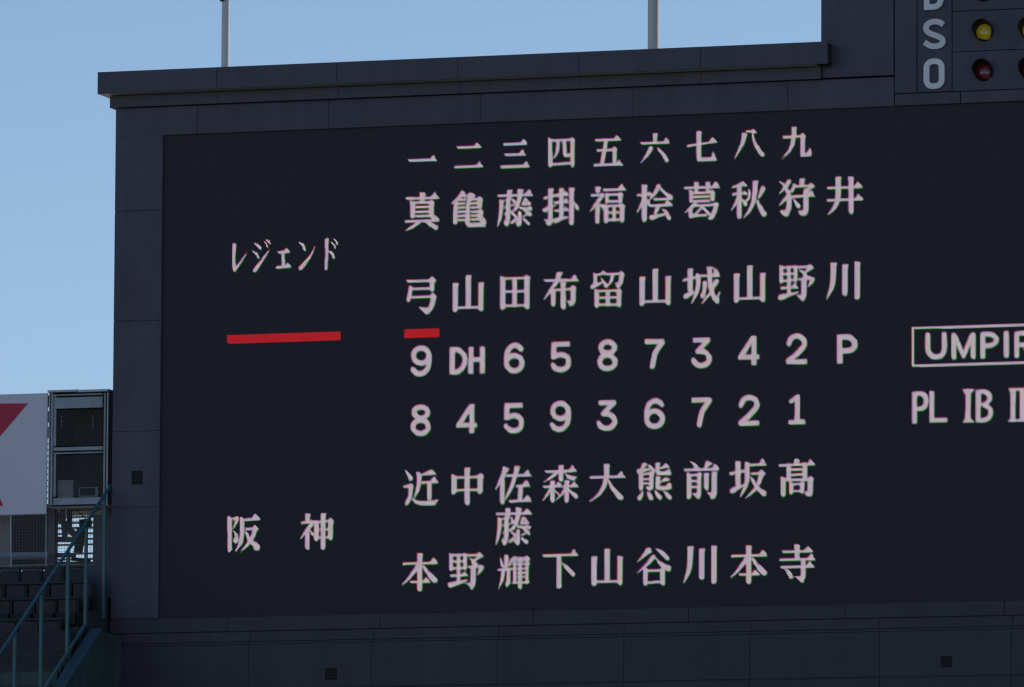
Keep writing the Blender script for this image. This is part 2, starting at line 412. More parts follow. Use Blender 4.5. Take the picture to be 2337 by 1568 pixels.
    '狩': 'P-83,170,25,-122,114,17,-186,52,4;P-172,178,7,-127,128,17,-85,64,22,-78,-7,25,-83,-95,27,-108,-148,27;G-181,-114,-112,-117,-85,-175,-131,-182,-158,-150;P-90,38,19,-122,-5,17,-186,-67,4;G30,200,83,198,90,185,81,164,31,166;G31,186,81,184,81,136,65,114,48,114,31,137;G-21,134,161,133,161,108,-12,109;G-72,72,-31,155,-3,132,-44,54;G120,132,152,157,193,116,166,97,125,101;P157,122,18,120,83,14;G-62,32,175,36,175,10,-53,6;G109,34,142,76,153,77,195,18,190,9,109,13;P97,75,25,98,-124,27,79,-154,27;G6,-123,79,-123,107,-173,61,-182,34,-157;P-30,-4,9,-3,-45,19,18,-77,22',
    '井': 'G-182,107,171,107,171,82,-172,81;G105,106,138,148,149,148,191,89,186,81,105,85;G-188,-18,178,-19,178,-44,-179,-44;G112,-20,145,22,156,22,198,-37,193,-45,112,-42;G-94,206,-36,204,-29,191,-38,171,-93,173;G-93,193,-38,191,-38,16,-56,-6,-75,-5,-93,18;P-68,10,28,-74,-51,25,-106,-112,20,-174,-181,4;G40,203,98,201,105,188,96,168,42,170;G42,190,96,188,96,-161,79,-183,60,-182,42,-159',
    '近': 'P-159,174,6,-122,132,17,-103,96,24;P-172,11,12,-121,21,14;G-141,21,-110,47,-99,47,-68,16,-80,-9,-128,-8;G-128,21,-81,20,-80,-80,-97,-103,-113,-101,-127,-79;P-108,-95,20,-134,-139,23,-148,-170,14;P-92,-109,9,-49,-146,17,21,-161,23,147,-159,24;G142,-137,201,-123,161,-187;G-40,162,-14,163,14,140,14,107,-37,108;P-11,130,24,-13,41,24,-27,-26,20,-68,-110,4;P14,133,10,112,142,14;G47,153,131,188,187,131,112,127,19,124;G10,64,178,67,178,42,20,38;G111,65,144,108,156,108,199,49,193,41,111,44;P99,42,25,100,-109,22',
    '中': 'G-166,124,-149,128,-102,104,-107,84,-163,85;G-163,112,-107,106,-106,-59,-134,-82,-151,-77,-163,-57;G103,104,139,130,150,131,186,99,174,74,116,76;G116,105,173,103,174,-57,154,-79,134,-78,117,-55;G-135,107,126,105,126,80,-126,82;G-134,-26,146,-26,146,-51,-125,-51;G-25,191,35,189,42,177,33,156,-23,157;G-24,177,32,176,35,-173,17,-196,-3,-195,-21,-172',
    '佐': 'G-113,194,-81,191,-41,166,-62,142,-118,157;P-87,165,26,-108,103,25,-145,33,18,-186,-35,4;P-115,45,25,-116,-168,25;G-80,111,178,111,178,85,-71,85;G110,109,144,151,155,152,198,93,193,84,110,87;G9,196,68,194,75,181,65,161,11,162;G11,182,65,181,65,154,48,132,29,132,11,155;P36,153,26,22,100,24,-5,11,22,-51,-85,17,-83,-142,6;G27,0,164,6,164,-20,37,-26;G97,4,131,46,142,47,185,-12,179,-21,97,-18;P79,-17,25,75,-150,25;G-49,-152,179,-148,179,-173,-39,-178;G112,-150,145,-107,157,-107,200,-165,194,-174,112,-171',
    '森': 'G-162,142,159,145,160,119,-153,116;G92,143,126,185,137,186,180,127,174,119,92,122;G-18,190,36,189,43,176,34,155,-16,157;G-16,177,34,175,34,42,18,20,1,21,-16,44;P-42,111,19,-97,68,15,-167,25,4;P51,104,8,97,67,18,139,53,23;G125,80,188,69,139,24;G-183,-13,9,-8,9,-34,-173,-39;G-45,-11,-18,21,-9,22,25,-26,21,-35,-45,-32;G-106,37,-55,36,-48,23,-57,2,-104,4;G-104,24,-57,22,-56,-168,-71,-191,-88,-190,-103,-167;P-97,-52,17,-133,-100,13,-184,-165,4;P-64,-53,8,-13,-103,12;G24,-16,178,-11,178,-37,33,-41;G118,-14,148,24,158,24,197,-29,192,-38,118,-35;G47,38,98,36,105,24,96,3,49,4;G48,24,96,23,97,-172,81,-194,65,-194,49,-171;P52,-56,17,24,-104,13,-40,-160,4;P98,-57,9,135,-102,19,168,-129,26',
    '大': 'G-184,71,176,71,176,45,-175,45;G109,69,142,111,153,112,196,53,191,44,109,47;G-34,193,25,192,32,179,23,158,-32,160;G-32,180,23,178,24,54,6,32,-14,33,-32,56;P-9,40,27,-27,-31,24,-77,-109,18,-178,-186,4;P19,26,10,52,-50,19,103,-109,24,149,-150,29',
    '熊': 'G-127,194,-76,192,-64,172,-94,153,-131,154;P-103,162,20,-136,128,16;P-159,108,23,-108,116,16,-48,127,12;P-53,163,9,-2,115,17;G-161,96,-144,99,-108,76,-113,56,-158,57;G-158,84,-113,78,-112,-74,-135,-97,-148,-92,-159,-73;G-65,83,-35,109,-24,109,6,78,-6,53,-52,55;G-52,83,-7,82,-7,-64,-22,-86,-38,-84,-52,-62;G-122,88,-48,90,-48,70,-114,67;G-121,35,-48,37,-48,17,-114,15;G-121,-10,-48,-7,-48,-27,-114,-30;G-89,-55,-38,-43,-6,-70,-47,-96;G12,194,62,193,69,181,60,160,13,161;G13,181,60,180,61,89,45,67,29,68,14,91;P49,81,18,136,81,18;G108,95,159,129,191,79,164,56,118,64;P62,131,8,136,151,14;G94,161,126,183,175,142,150,133;G15,53,65,52,72,39,63,19,17,20;G17,40,63,38,63,-61,48,-83,32,-83,17,-60;P49,-69,19,146,-67,20;G127,-45,164,-8,196,-62,164,-88;P63,-6,8,136,15,14;G90,20,122,44,175,14,145,-1;P-116,-98,6,-135,-142,19,-155,-166,23;P-70,-100,7,-43,-144,22,-31,-165,24;P12,-97,6,45,-147,22,61,-165,24;P100,-95,7,141,-140,19,164,-167,24',
    '前': 'P-111,190,7,-69,154,18,-46,123,19;G43,193,82,192,118,167,73,142,41,147;P68,173,25,45,120,17;G-186,120,173,121,174,95,-177,95;G107,119,140,161,151,162,194,103,188,95,107,97;G-156,83,-140,86,-99,62,-104,42,-153,44;G-154,70,-104,64,-103,-167,-128,-190,-143,-185,-154,-166;G-61,60,-29,86,-18,87,14,56,2,31,-48,32;G-48,61,1,60,2,-150,-15,-172,-33,-171,-47,-149;G-115,66,-42,68,-42,43,-106,41;G-115,5,-41,7,-41,-18,-106,-20;G-115,-54,-41,-51,-41,-76,-106,-79;G-96,-130,-41,-129,-4,-178,-45,-193;G28,74,82,73,88,60,79,40,30,41;G30,61,79,60,80,-81,64,-103,46,-103,30,-80;G109,86,166,84,173,72,164,51,110,52;G110,72,164,71,165,-154,147,-176,128,-176,111,-153;G55,-125,119,-122,147,-187,110,-192',
    '坂': 'G-142,185,-85,183,-79,171,-88,150,-140,152;G-140,172,-88,170,-87,-59,-104,-81,-123,-80,-140,-57;P-187,60,17,-84,78,16,-43,81,14;P-170,-114,28,-106,-83,19,-43,-58,9;G-41,178,-16,175,14,148,7,126,-41,132;P-15,149,24,-15,-14,24,-38,-84,20,-88,-180,4;G7,153,171,159,171,133,16,128;G105,157,139,199,149,199,192,141,186,132,105,135;G21,64,121,66,122,42,30,39;G99,58,131,90,179,47,149,21;P135,48,24,108,-35,22,63,-113,18,-29,-190,4;P26,15,9,62,-52,19,108,-105,22,156,-151,29',
    '髙': 'G-188,143,178,145,178,120,-179,118;G112,143,145,185,156,186,198,127,193,119,112,122;G-23,194,30,192,37,180,28,159,-22,161;G-22,181,28,179,28,151,12,129,-6,129,-22,152;P-81,129,23,-81,-11,23;P87,129,25,88,-16,24;G-63,94,65,97,65,73,-54,69;G-63,43,65,45,65,20,-54,18;G-165,14,-149,17,-104,-6,-109,-26,-162,-25;G-162,2,-109,-4,-108,-171,-135,-194,-151,-189,-163,-170;G-135,-7,147,-8,147,-33,-126,-32;G108,-13,141,13,152,13,185,-17,173,-42,121,-41;G121,-12,172,-13,172,-161,155,-183,137,-181,121,-159;G88,-143,138,-136,170,-180,124,-197,97,-178;G-77,-34,-61,-31,-28,-55,-32,-74,-74,-73;G-74,-47,-32,-52,-32,-147,-53,-169,-66,-165,-76,-146;G26,-59,55,-33,66,-33,95,-63,83,-88,39,-87;G39,-58,82,-59,82,-141,67,-163,52,-162,39,-140;G-53,-55,56,-53,56,-74,-46,-77;G-53,-122,56,-122,56,-143,-46,-144',
    '本': 'G-185,103,179,104,179,79,-176,77;G111,102,145,145,156,145,200,86,194,78,112,80;G-28,193,31,192,39,179,29,158,-27,160;G-27,180,29,178,32,-175,14,-198,-6,-197,-25,-174;P-12,68,24,-59,11,20,-114,-59,15,-186,-128,4;P39,62,10,82,-1,19,129,-51,24,166,-83,29;G-102,-87,98,-85,98,-111,-93,-113;G37,-88,68,-50,78,-50,117,-103,112,-112,37,-109',
    '輝': 'P-131,117,7,-117,66,15,-103,35,14;P-68,136,24,-70,21,19;P-15,110,10,-33,55,15;P-149,5,12,0,12,12;P-100,-1,19,-111,-89,18,-148,-182,4;P-47,2,20,-46,-100,19,-60,-144,14;G-88,-134,-28,-109,-14,-127,-64,-170;P20,127,17,-1,99,15;G8,131,166,132,166,107,17,106;G124,125,147,149,189,108,162,86;G-10,70,185,73,185,50,-2,48;G27,100,166,100,166,83,34,83;P20,76,14,21,-119,19;P152,91,16,153,-117,18;G20,25,153,27,153,5,29,3;G21,-19,153,-17,153,-40,29,-41;G21,-62,153,-61,153,-81,28,-82;G-9,-117,158,-118,158,-143,0,-142;G149,-104,167,-100,190,-127,158,-142;P78,119,17,79,-173,22',
    '下': 'G-184,152,180,154,180,128,-174,126;G113,152,146,194,157,195,200,136,195,128,113,130;P-5,132,25,-4,-173,26;P28,56,9,83,11,19,141,-53,27',
    '谷': 'P-54,169,27,-100,122,19,-167,59,4;G-77,194,-18,153,-54,125,-96,166;P28,181,6,93,140,22,143,90,24;P-4,98,26,-54,42,18,-178,-62,4;P24,84,9,84,21,19,153,-18,32;P-86,-33,25,-88,-165,24;P93,-37,27,94,-169,24;G-86,-23,93,-23,93,-48,-77,-48;G-85,-144,94,-142,94,-167,-76,-169',
    '寺': 'G-20,193,36,192,43,179,34,159,-18,160;G-18,180,34,179,34,58,17,36,-1,36,-18,59;G-151,136,153,134,153,108,-142,111;G87,131,120,174,131,174,173,116,168,108,87,110;G-181,57,183,56,183,30,-172,31;G117,53,150,95,161,96,203,38,197,29,117,32;G-167,-18,171,-19,172,-44,-158,-44;G106,-21,139,21,150,22,191,-36,186,-45,106,-42;P74,33,24,76,-125,25,56,-160,26;G-21,-132,56,-124,83,-191,47,-194,20,-159;P-112,-51,7,-71,-100,22,-53,-131,22',
    '阪': 'G-164,229,-147,232,-108,208,-113,188,-161,189;G-161,216,-113,210,-110,-117,-134,-140,-148,-136,-159,-116;P-58,209,21,-69,159,15,-101,105,4;G-116,213,-58,217,-58,192,-107,188;P-98,94,4,-62,32,15,-61,-18,22;G-108,-3,-56,4,-38,-30,-73,-58;G-28,220,-5,218,22,196,22,157,-28,164;P-3,186,24,1,58,24,-14,-41,21,-72,-137,4;G19,203,172,208,173,182,28,176;G104,206,138,249,149,250,193,190,188,182,104,184;G31,104,125,108,125,82,41,79;G105,103,136,135,184,93,155,66;P143,93,25,120,22,24,62,-65,18,-13,-138,4;P38,63,9,79,-10,21,165,-101,31',
    '神': 'G-114,236,-59,234,-52,222,-61,201,-113,202;G-113,222,-61,221,-61,154,-77,132,-95,132,-112,155;G-162,157,-49,163,-48,138,-153,132;G-72,154,-43,174,-8,139,-42,107;P-40,129,20,-95,64,18,-164,-18,4;P-89,41,24,-87,-113,24;P-60,63,8,-24,23,17;G-19,166,-3,169,41,146,36,126,-16,127;G-17,154,36,148,37,-28,11,-51,-4,-46,-16,-27;G122,158,155,184,167,185,201,154,189,128,135,130;G135,159,187,157,189,-23,171,-46,152,-44,136,-22;G10,163,161,165,161,140,19,138;G10,82,162,81,162,56,20,57;G11,-1,162,0,163,-25,20,-26;G55,237,110,236,117,223,108,202,57,204;G56,224,108,223,110,-115,94,-138,76,-137,59,-114',
    'レ': 'P-47,158,20,-52,51,17,-50,-77,17;P-44,-104,17,22,-26,11,89,71,3',
    'ジ': 'P-106,169,4,-72,142,15,-49,114,15;P-128,87,4,-94,59,15,-68,24,13;P-103,-111,21,-26,-12,14,24,55,8,55,100,3;P12,214,4,46,183,9,60,161,9;P-5,179,4,24,146,8,32,127,7',
    'ェ': 'G-148,76,-29,82,-29,56,-138,50;G-78,80,-54,107,-46,107,-15,64,-19,55,-77,58;P-86,65,17,-85,-84,17;G-166,-78,-14,-73,-14,-100,-157,-104;G-62,-76,-38,-48,-30,-48,1,-91,-3,-100,-62,-97',
    'ン': 'P-177,164,4,-134,128,15,-117,79,13;P-160,-106,23,-88,-29,16,-33,49,8,-5,118,3',
    'ド': 'P-125,177,19,-126,18,16,-131,-121,15;P-107,65,7,-68,32,15,-45,-6,13;P-58,186,4,-24,158,9,-10,131,9;P-74,154,4,-40,111,9,-32,94,8',
    '一': 'G-155,-13,141,-14,141,-40,-145,-39;G83,-16,112,19,122,20,159,-32,154,-41,83,-37',
    '二': 'G-129,103,115,104,115,78,-119,77;G57,102,86,137,96,137,133,86,128,77,57,80;G-156,-98,142,-97,142,-123,-147,-124;G84,-99,113,-64,123,-63,159,-115,155,-124,84,-120',
    '三': 'G-129,119,117,118,117,92,-120,92;G59,116,88,151,98,152,134,100,130,91,59,95;G-113,8,101,8,102,-18,-103,-19;G44,7,73,41,82,42,119,-10,114,-18,44,-15;G-157,-113,144,-114,144,-140,-147,-140;G86,-116,115,-81,124,-80,161,-132,156,-141,86,-137',
    '四': 'G-146,154,-129,157,-94,133,-98,113,-143,115;G-143,142,-99,136,-97,-133,-119,-156,-133,-151,-143,-131;G81,128,111,154,122,154,152,123,140,98,95,99;G94,128,139,127,140,-135,125,-157,109,-156,96,-133;G-121,137,112,135,112,110,-111,111;G-119,-106,113,-104,113,-129,-110,-132;P-37,113,19,-41,28,18,-59,-20,13,-92,-64,4;P31,111,20,34,-10,20;P38,-31,20,113,-31,18',
    '五': 'G-142,124,118,124,118,98,-132,98;G61,122,90,157,99,157,136,106,131,97,61,101;P-24,105,21,-35,32,20,-67,-132,21;G-128,17,67,19,67,-6,-118,-8;G33,15,62,41,73,41,101,10,89,-15,46,-14;G46,15,88,14,89,-131,74,-154,60,-152,47,-130;G-159,-132,140,-135,140,-160,-150,-158;G83,-136,112,-102,121,-101,157,-153,153,-161,83,-158',
    '六': 'G-25,157,24,155,31,142,21,122,-24,123;G-24,143,21,142,22,81,7,59,-9,60,-24,83;G-158,73,140,73,140,47,-149,47;G83,71,112,106,121,106,158,55,153,46,83,50;P-47,2,24,-84,-60,16,-148,-137,4;P22,6,6,83,-52,18,124,-123,20',
    '七': 'G-61,164,-9,162,-2,149,-11,128,-60,130;G-60,150,-11,149,-11,-110,-26,-132,-43,-131,-59,-108;P-150,16,12,-31,30,11,153,48,8;G71,54,107,95,158,47,80,38;P-30,-125,22,136,-131,17;G92,-116,117,-41,126,-77,147,-122,136,-144',
    '八': 'P-54,104,25,-72,20,20,-154,-130,4;G-81,127,-49,126,-19,111,-35,90,-79,96;P33,123,8,43,51,12,75,-21,19,137,-101,24;G-42,150,61,151,61,126,-33,125;G15,141,38,169,79,128,56,114,24,123',
    '九': 'G-56,169,-6,167,1,155,-8,134,-55,136;G-55,156,-8,154,-8,81,-23,59,-40,59,-55,83;P-34,80,23,-45,-9,22,-81,-78,15,-152,-149,4;G-153,80,65,82,65,57,-144,54;G27,76,57,102,68,102,97,71,86,46,40,48;G40,77,85,75,85,-109,69,-131,54,-129,40,-107;P56,-121,19,138,-120,19;G106,-103,138,-44,147,-69,161,-109,138,-140',
    '9': 'P85,55,27,82,35,27,74,16,27,61,0,27,44,-11,27,24,-19,27,3,-21,27,-19,-17,27,-39,-9,27,-56,4,27,-69,20,27,-78,39,27,-81,60,27,-78,80,27,-70,98,27,-57,114,27,-40,126,27,-20,133,27,2,135,27,23,132,27,43,124,27,60,111,27,74,94,27,82,75,27,85,55,27;P87,58,27,88,40,27,89,23,27,89,5,27,88,-12,27,85,-29,27,82,-46,27,78,-62,27,71,-77,27,64,-89,27,54,-100,27,43,-110,27,32,-119,27,22,-124,27,10,-128,27,-2,-130,27,-14,-131,27,-25,-129,28,-37,-125,28,-49,-120,28,-59,-114,27,-67,-108,27,-73,-100,26,-79,-91,25,-85,-83,25',
    'DH': 'G-190,131,-191,-144,-134,-146,-133,128;P-164,107,27,-148,107,27,-132,108,27,-116,108,27,-102,105,27,-86,98,27,-70,88,27,-56,76,27,-45,63,27,-36,49,27,-29,32,27,-25,15,27,-24,-2,27,-25,-19,27,-29,-36,27,-36,-52,27,-44,-66,27,-55,-82,27,-69,-96,27,-84,-109,27,-100,-119,27,-114,-123,27,-130,-123,27,-146,-123,27,-162,-122,27;G13,130,11,-144,65,-146,67,128;G132,133,134,-143,191,-145,189,131;G18,-27,185,-27,184,22,17,25',
    '6': 'P88,-53,27,85,-73,27,77,-91,27,64,-107,27,46,-119,27,26,-126,27,4,-128,27,-18,-125,27,-38,-116,27,-56,-103,27,-69,-87,27,-78,-68,27,-81,-48,27,-78,-28,27,-70,-9,27,-56,7,27,-39,18,27,-19,26,27,3,28,27,25,24,27,45,16,27,63,3,27,77,-13,27,85,-32,27,88,-53,27;P-81,-37,27,-81,-21,27,-81,-4,27,-81,12,27,-79,28,27,-75,46,27,-70,64,27,-63,82,27,-54,97,27,-42,109,27,-28,120,27,-13,128,27,3,133,27,15,134,28,28,130,28,41,125,28,53,119,27,61,113,27,67,106,26,73,98,25,79,91,25',
    '5': 'G-91,104,99,103,97,153,-92,154;G-97,153,-101,-14,-45,-17,-41,150;P-72,0,25,-53,7,26,-34,16,26,-15,22,27,4,25,27,22,21,28,40,14,28,57,4,27,71,-8,27,78,-18,27,83,-30,27,85,-44,27,85,-57,27,83,-71,27,80,-86,27,74,-99,27,66,-110,27,54,-119,27,38,-126,27,21,-130,27,5,-132,27,-11,-130,28,-27,-126,28,-43,-119,28,-57,-112,27,-65,-105,27,-71,-97,26,-76,-87,24,-82,-79,23',
    '8': 'P76,80,27,74,65,27,67,52,27,55,41,27,40,32,27,22,27,27,3,26,27,-16,28,27,-34,34,27,-50,44,27,-61,56,27,-69,69,27,-71,84,27,-69,98,27,-62,112,27,-50,123,27,-35,131,27,-17,136,27,2,138,27,21,135,27,39,129,27,54,120,27,66,108,27,74,94,27,76,80,27;P82,-68,27,80,-86,27,72,-102,27,59,-116,27,42,-126,27,22,-133,27,1,-134,27,-20,-131,27,-40,-124,27,-57,-112,27,-70,-98,27,-78,-81,27,-81,-63,27,-78,-45,27,-70,-29,27,-57,-15,27,-40,-5,27,-21,2,27,1,3,27,22,0,27,41,-7,27,58,-19,27,71,-33,27,80,-50,27,82,-68,27',
    '7': 'G-103,103,100,100,99,151,-104,154;P83,117,27,5,9,27,-22,-125,27',
    '3': 'G-91,104,89,101,88,150,-92,153;P67,120,25,-42,16,25;P-42,13,24,-21,11,25,0,11,25,20,9,26,37,2,26,52,-10,27,66,-26,27,77,-44,27,83,-61,27,82,-75,27,76,-90,27,66,-104,27,55,-115,27,43,-123,27,27,-129,27,11,-133,27,-5,-134,27,-21,-132,27,-37,-127,27,-52,-121,27,-65,-112,27,-72,-105,26,-78,-96,26,-82,-85,25,-87,-76,24',
    '4': 'G29,151,25,-144,81,-146,82,149;P41,131,26,-87,-55,25;G-112,-83,111,-87,110,-38,-113,-34',
    '2': 'P-82,60,25,-77,74,26,-72,89,26,-67,103,26,-58,115,27,-45,124,27,-28,132,27,-11,137,27,5,138,27,23,135,27,42,128,27,59,119,27,71,107,27,79,93,27,84,76,27,85,58,27,81,43,27,66,19,27,46,-4,28,23,-26,28,0,-47,27,-20,-65,27,-41,-81,27,-63,-96,27,-84,-112,26;G-105,-146,111,-149,111,-100,-106,-97',
    'P': 'G-78,135,-77,-155,-17,-157,-20,133;P-51,111,27,-26,111,28,0,112,28,26,112,28,50,108,29,66,102,29,81,92,29,95,81,30,104,68,30,109,53,30,111,36,30,109,18,30,104,4,30,95,-7,30,81,-15,29,66,-22,29,50,-27,29,30,-29,28,9,-29,28,-12,-27,28,-33,-26,27',
    '1': 'G-16,152,-19,-149,36,-151,37,150;P2,123,23,-58,86,20;G-81,-151,93,-148,91,-100,-83,-103',
    'box': 'P7,186,12,7,-194,12;P7,186,12,1520,185,12;P7,-194,12,1519,-198,12;P1520,185,12,1519,-198,12',
    'U': 'P164,111,26,163,73,26,162,34,27,162,-4,27,164,-42,26,168,-56,26,174,-70,26,182,-82,26,192,-92,26,204,-101,26,219,-107,26,235,-111,26,251,-112,26,265,-111,26,280,-108,26,294,-103,26,306,-96,26,316,-86,26,324,-74,26,330,-61,26,333,-47,26,336,-9,27,336,31,27,334,70,26,333,110,26',
    'M': 'P434,100,26,433,-120,26;P446,94,23,535,-111,22,620,93,23;P634,99,26,634,-120,26',
    'P2': 'P733,98,26,733,-121,26;P733,99,23,755,100,24,777,102,24,798,102,24,819,98,25,834,92,25,848,83,25,861,72,25,871,61,26,875,53,26,876,43,26,875,34,26,871,26,26,861,14,25,848,3,25,834,-6,25,819,-12,25,799,-15,24,778,-14,24,756,-11,24,734,-10,23',
    'I': 'P976,103,27,976,-120,27',
    'R': 'P1085,95,26,1085,-121,26;P1085,99,23,1106,99,24,1126,101,24,1147,101,24,1166,98,25,1180,91,25,1194,82,25,1206,70,25,1216,58,26,1220,50,26,1221,40,26,1220,30,26,1216,21,26,1206,10,25,1194,0,25,1180,-9,25,1165,-14,25,1146,-17,24,1126,-16,24,1106,-13,24,1085,-12,23;P1157,-14,25,1224,-123,26',
    'E': 'P1305,95,26,1304,-119,26;P1305,95,23,1418,95,23;P1305,-14,21,1401,-13,21;P1304,-119,23,1422,-119,23',
    'PL': 'G1,146,1,-175,50,-176,50,145;P26,125,23,44,126,24,63,128,24,81,129,25,98,126,25,111,119,25,124,109,25,135,97,25,142,85,25,147,69,25,148,52,25,146,34,25,142,19,25,135,6,25,124,-7,25,111,-17,25,98,-24,25,82,-27,25,65,-26,24,47,-25,24,30,-24,23;G181,150,181,-164,232,-165,232,148;G187,-170,364,-169,362,-121,185,-122',
    'IB': 'G554,162,552,-172,607,-174,610,160;G518,157,649,157,624,119,539,117;G522,-180,641,-178,615,-141,543,-143;G662,147,662,-175,712,-176,713,145;P687,125,22,706,126,23,724,128,23,743,128,24,759,125,24,773,118,24,787,107,25,798,95,25,806,82,25,807,71,25,805,58,24,799,45,24,793,33,23,784,24,23,774,16,22,762,8,22,751,0,21;P751,-5,21,768,-18,22,786,-30,23,802,-43,24,812,-58,25,816,-73,25,815,-91,25,810,-108,25,804,-123,25,796,-134,25,785,-144,24,772,-151,24,759,-157,24,743,-159,24,726,-160,23,709,-159,23,691,-158,22;G676,-20,767,-21,766,16,675,17',
    'IIB': 'G1020,155,1020,-184,1072,-185,1073,154;G1115,157,1114,-182,1167,-183,1167,155;G1001,126,1202,126,1202,154,1000,154;G1001,-186,1202,-184,1201,-156,1000,-158;G1245,147,1244,-174,1295,-176,1295,145;P1270,125,22,1288,126,23,1307,128,23,1325,128,24,1342,125,24,1356,118,24,1369,107,25,1381,95,25,1388,82,25,1389,71,25,1387,58,24,1382,45,24,1375,34,23,1367,24,23,1356,16,22,1344,8,22,1333,0,21;P1333,-5,21,1350,-17,22,1368,-30,23,1384,-43,24,1394,-57,25,1398,-73,25,1397,-90,25,1392,-108,25,1386,-123,25,1378,-134,25,1367,-143,24,1354,-151,24,1341,-156,24,1325,-159,24,1308,-159,23,1291,-158,23,1274,-158,22;G1258,-20,1349,-21,1349,16,1258,17',
}
# ------------------------------------------------------------------ ground
g = MB().box(-2500, 2500, -900, 2500, -0.5, 0.0).build('ground', MGROUND)
kind(g, 'structure')
pz = MB().box(-1500, 1500, 12.0, 2400, -0.1, 0.004).build('plaza', MPLAZA)
kind(pz, 'structure')

# ------------------------------------------------------------------ scoreboard building
SB = thing('scoreboard_building', 'dark charcoal stadium scoreboard building with a wide lit display of names', 'scoreboard', (0, 0, 0))
Y_SCR, Y_WALL, Y_FAS, Y_COR = 0.0, -0.04, -0.12, -0.34
GAP = 0.008


def wx(px, py, y=Y_WALL):
    return float(at(px, py, y)[0])


def wz(px, py, y=Y_WALL):
    return float(at(px, py, y)[2])


XL = wx(260, 600)                       # left edge of the wall
XS = wx(374, 310, 0)                    # left edge of the display
ZT = wz(374, 310, 0)                    # top of the display
ZB = wz(366, 1412, 0)                   # bottom of the display
X_END = 24.0
ZF = wz(1870, 180, Y_FAS)               # bottom of the fascia
ZFT = wz(1870, 152, Y_FAS)
ZC0 = wz(222, 215, Y_COR)
ZC1 = wz(222, 165, Y_COR)
XC0 = wx(222, 190, Y_COR)
XC1 = wx(1888, 120, Y_COR)
XF0 = wx(250, 230, Y_FAS)
XF1 = wx(1872, 170, Y_FAS)
XT = wx(1873, 60)                       # left edge of the tower
Z_TOP = 28.4
XLOW = wx(216, 1500)

XJ_ = wx(2040, 120)
core = MB()
core.box(XL + 0.015, X_END, 0.012, 6.0, 2.0, ZF - 0.02)
core.box(XF0 + 0.03, XF1 - 0.006, Y_FAS + 0.0075, 6.05, ZF + 0.01, ZC0 - 0.012)
core.box(XT + 0.02, X_END, 0.40, 2.4, ZF + 0.0, Z_TOP)
core.build('body', MCORE, SB)


jb = MB()
jb.box(XL + 0.016, XS - 0.002, Y_WALL + 0.008, 0.004, wz(244, 1414), ZT)
jb.box(XL + 0.016, XJ_ - 0.01, Y_WALL + 0.008, 0.004, ZT + 0.001, ZF - 0.006)
jb.build('joint_backing', MJOINT, SB)


def panel(x0, x1, z0, z1, y=Y_WALL, m=None, name='cladding_panel', back=Y_WALL + 0.007, g=GAP):
    return MB().bbox(x0 + g / 2, x1 - g / 2, y, back, z0 + g / 2, z1 - g / 2, 0.005).build(name, m or MW, SB)


# pilaster at the left
zj = [wz(260, 312), wz(262, 483), wz(260, 734), wz(256, 986), wz(254, 1158), wz(244, 1414)]
VENTS = []


def vent_panel(x0, x1, z0, z1, vx0, vx1, vz0, vz1, y=Y_WALL, m=None):
    """cladding panel with a square opening cut through, and the grille set back in it"""
    g = GAP / 2
    x0, x1, z0, z1 = x0 + g, x1 - g, z0 + g, z1 - g
    b = MB()
    xs, zs = [x0, vx0, vx1, x1], [z0, vz0, vz1, z1]
    for i in range(3):
        for j in range(3):
            if i == 1 and j == 1:
                continue
            b.quad((xs[i], y, zs[j]), (xs[i + 1], y, zs[j]), (xs[i + 1], y, zs[j + 1]), (xs[i], y, zs[j + 1]))
    for (a, c) in (((x0, z0), (x1, z0)), ((x1, z0), (x1, z1)), ((x1, z1), (x0, z1)), ((x0, z1), (x0, z0)),
                   ((vx0, vz1), (vx1, vz1)), ((vx1, vz1), (vx1, vz0)), ((vx1, vz0), (vx0, vz0)), ((vx0, vz0), (vx0, vz1))):
        b.quad((a[0], y, a[1]), (a[0], Y_WALL + 0.007, a[1]), (c[0], Y_WALL + 0.007, c[1]), (c[0], y, c[1]))
    b.build('cladding_panel', m or MW, SB)
    v = MB().box(vx0 + 0.001, vx1 - 0.001, Y_WALL + 0.0075, Y_WALL + 0.012, vz0 + 0.001, vz1 - 0.001).build('vent_opening', MBLK, SB)
    s = MB()
    n = 4
    for i in range(n):
        zz = vz0 + (vz1 - vz0) * (i + 0.5) / n
        s.bar((vx0 + 0.004, Y_WALL + 0.003, zz), (vx1 - 0.004, Y_WALL + 0.003, zz), 0.007, 0.004, up=(0, 0.6, 1))
    kind(s.build('vent_slats', MBLK, v), 'stuff')


for a, b_ in zip(zj[:-1], zj[1:]):
    if b_ < wz(313, 1105) < a:
        p0, p1 = at(300, 1106, Y_WALL), at(326, 1074, Y_WALL)
        vent_panel(XL, XS, b_, a, p0[0], p1[0], p0[2], p1[2])
    else:
        panel(XL, XS, b_, a)
# band above the display
tb = [wx(450, 270), wx(749, 260), wx(1096, 250), wx(1444, 235), wx(1797, 225), wx(2040, 210)]
xs = [XL] + tb
for a, b_ in zip(xs[:-1], xs[1:]):
    panel(a, b_, ZT + 0.0, ZF - 0.005)
# display
scr = MB().box(XS, X_END, Y_SCR, 0.0115, ZB, ZT).build('display_screen', MSCR, SB)
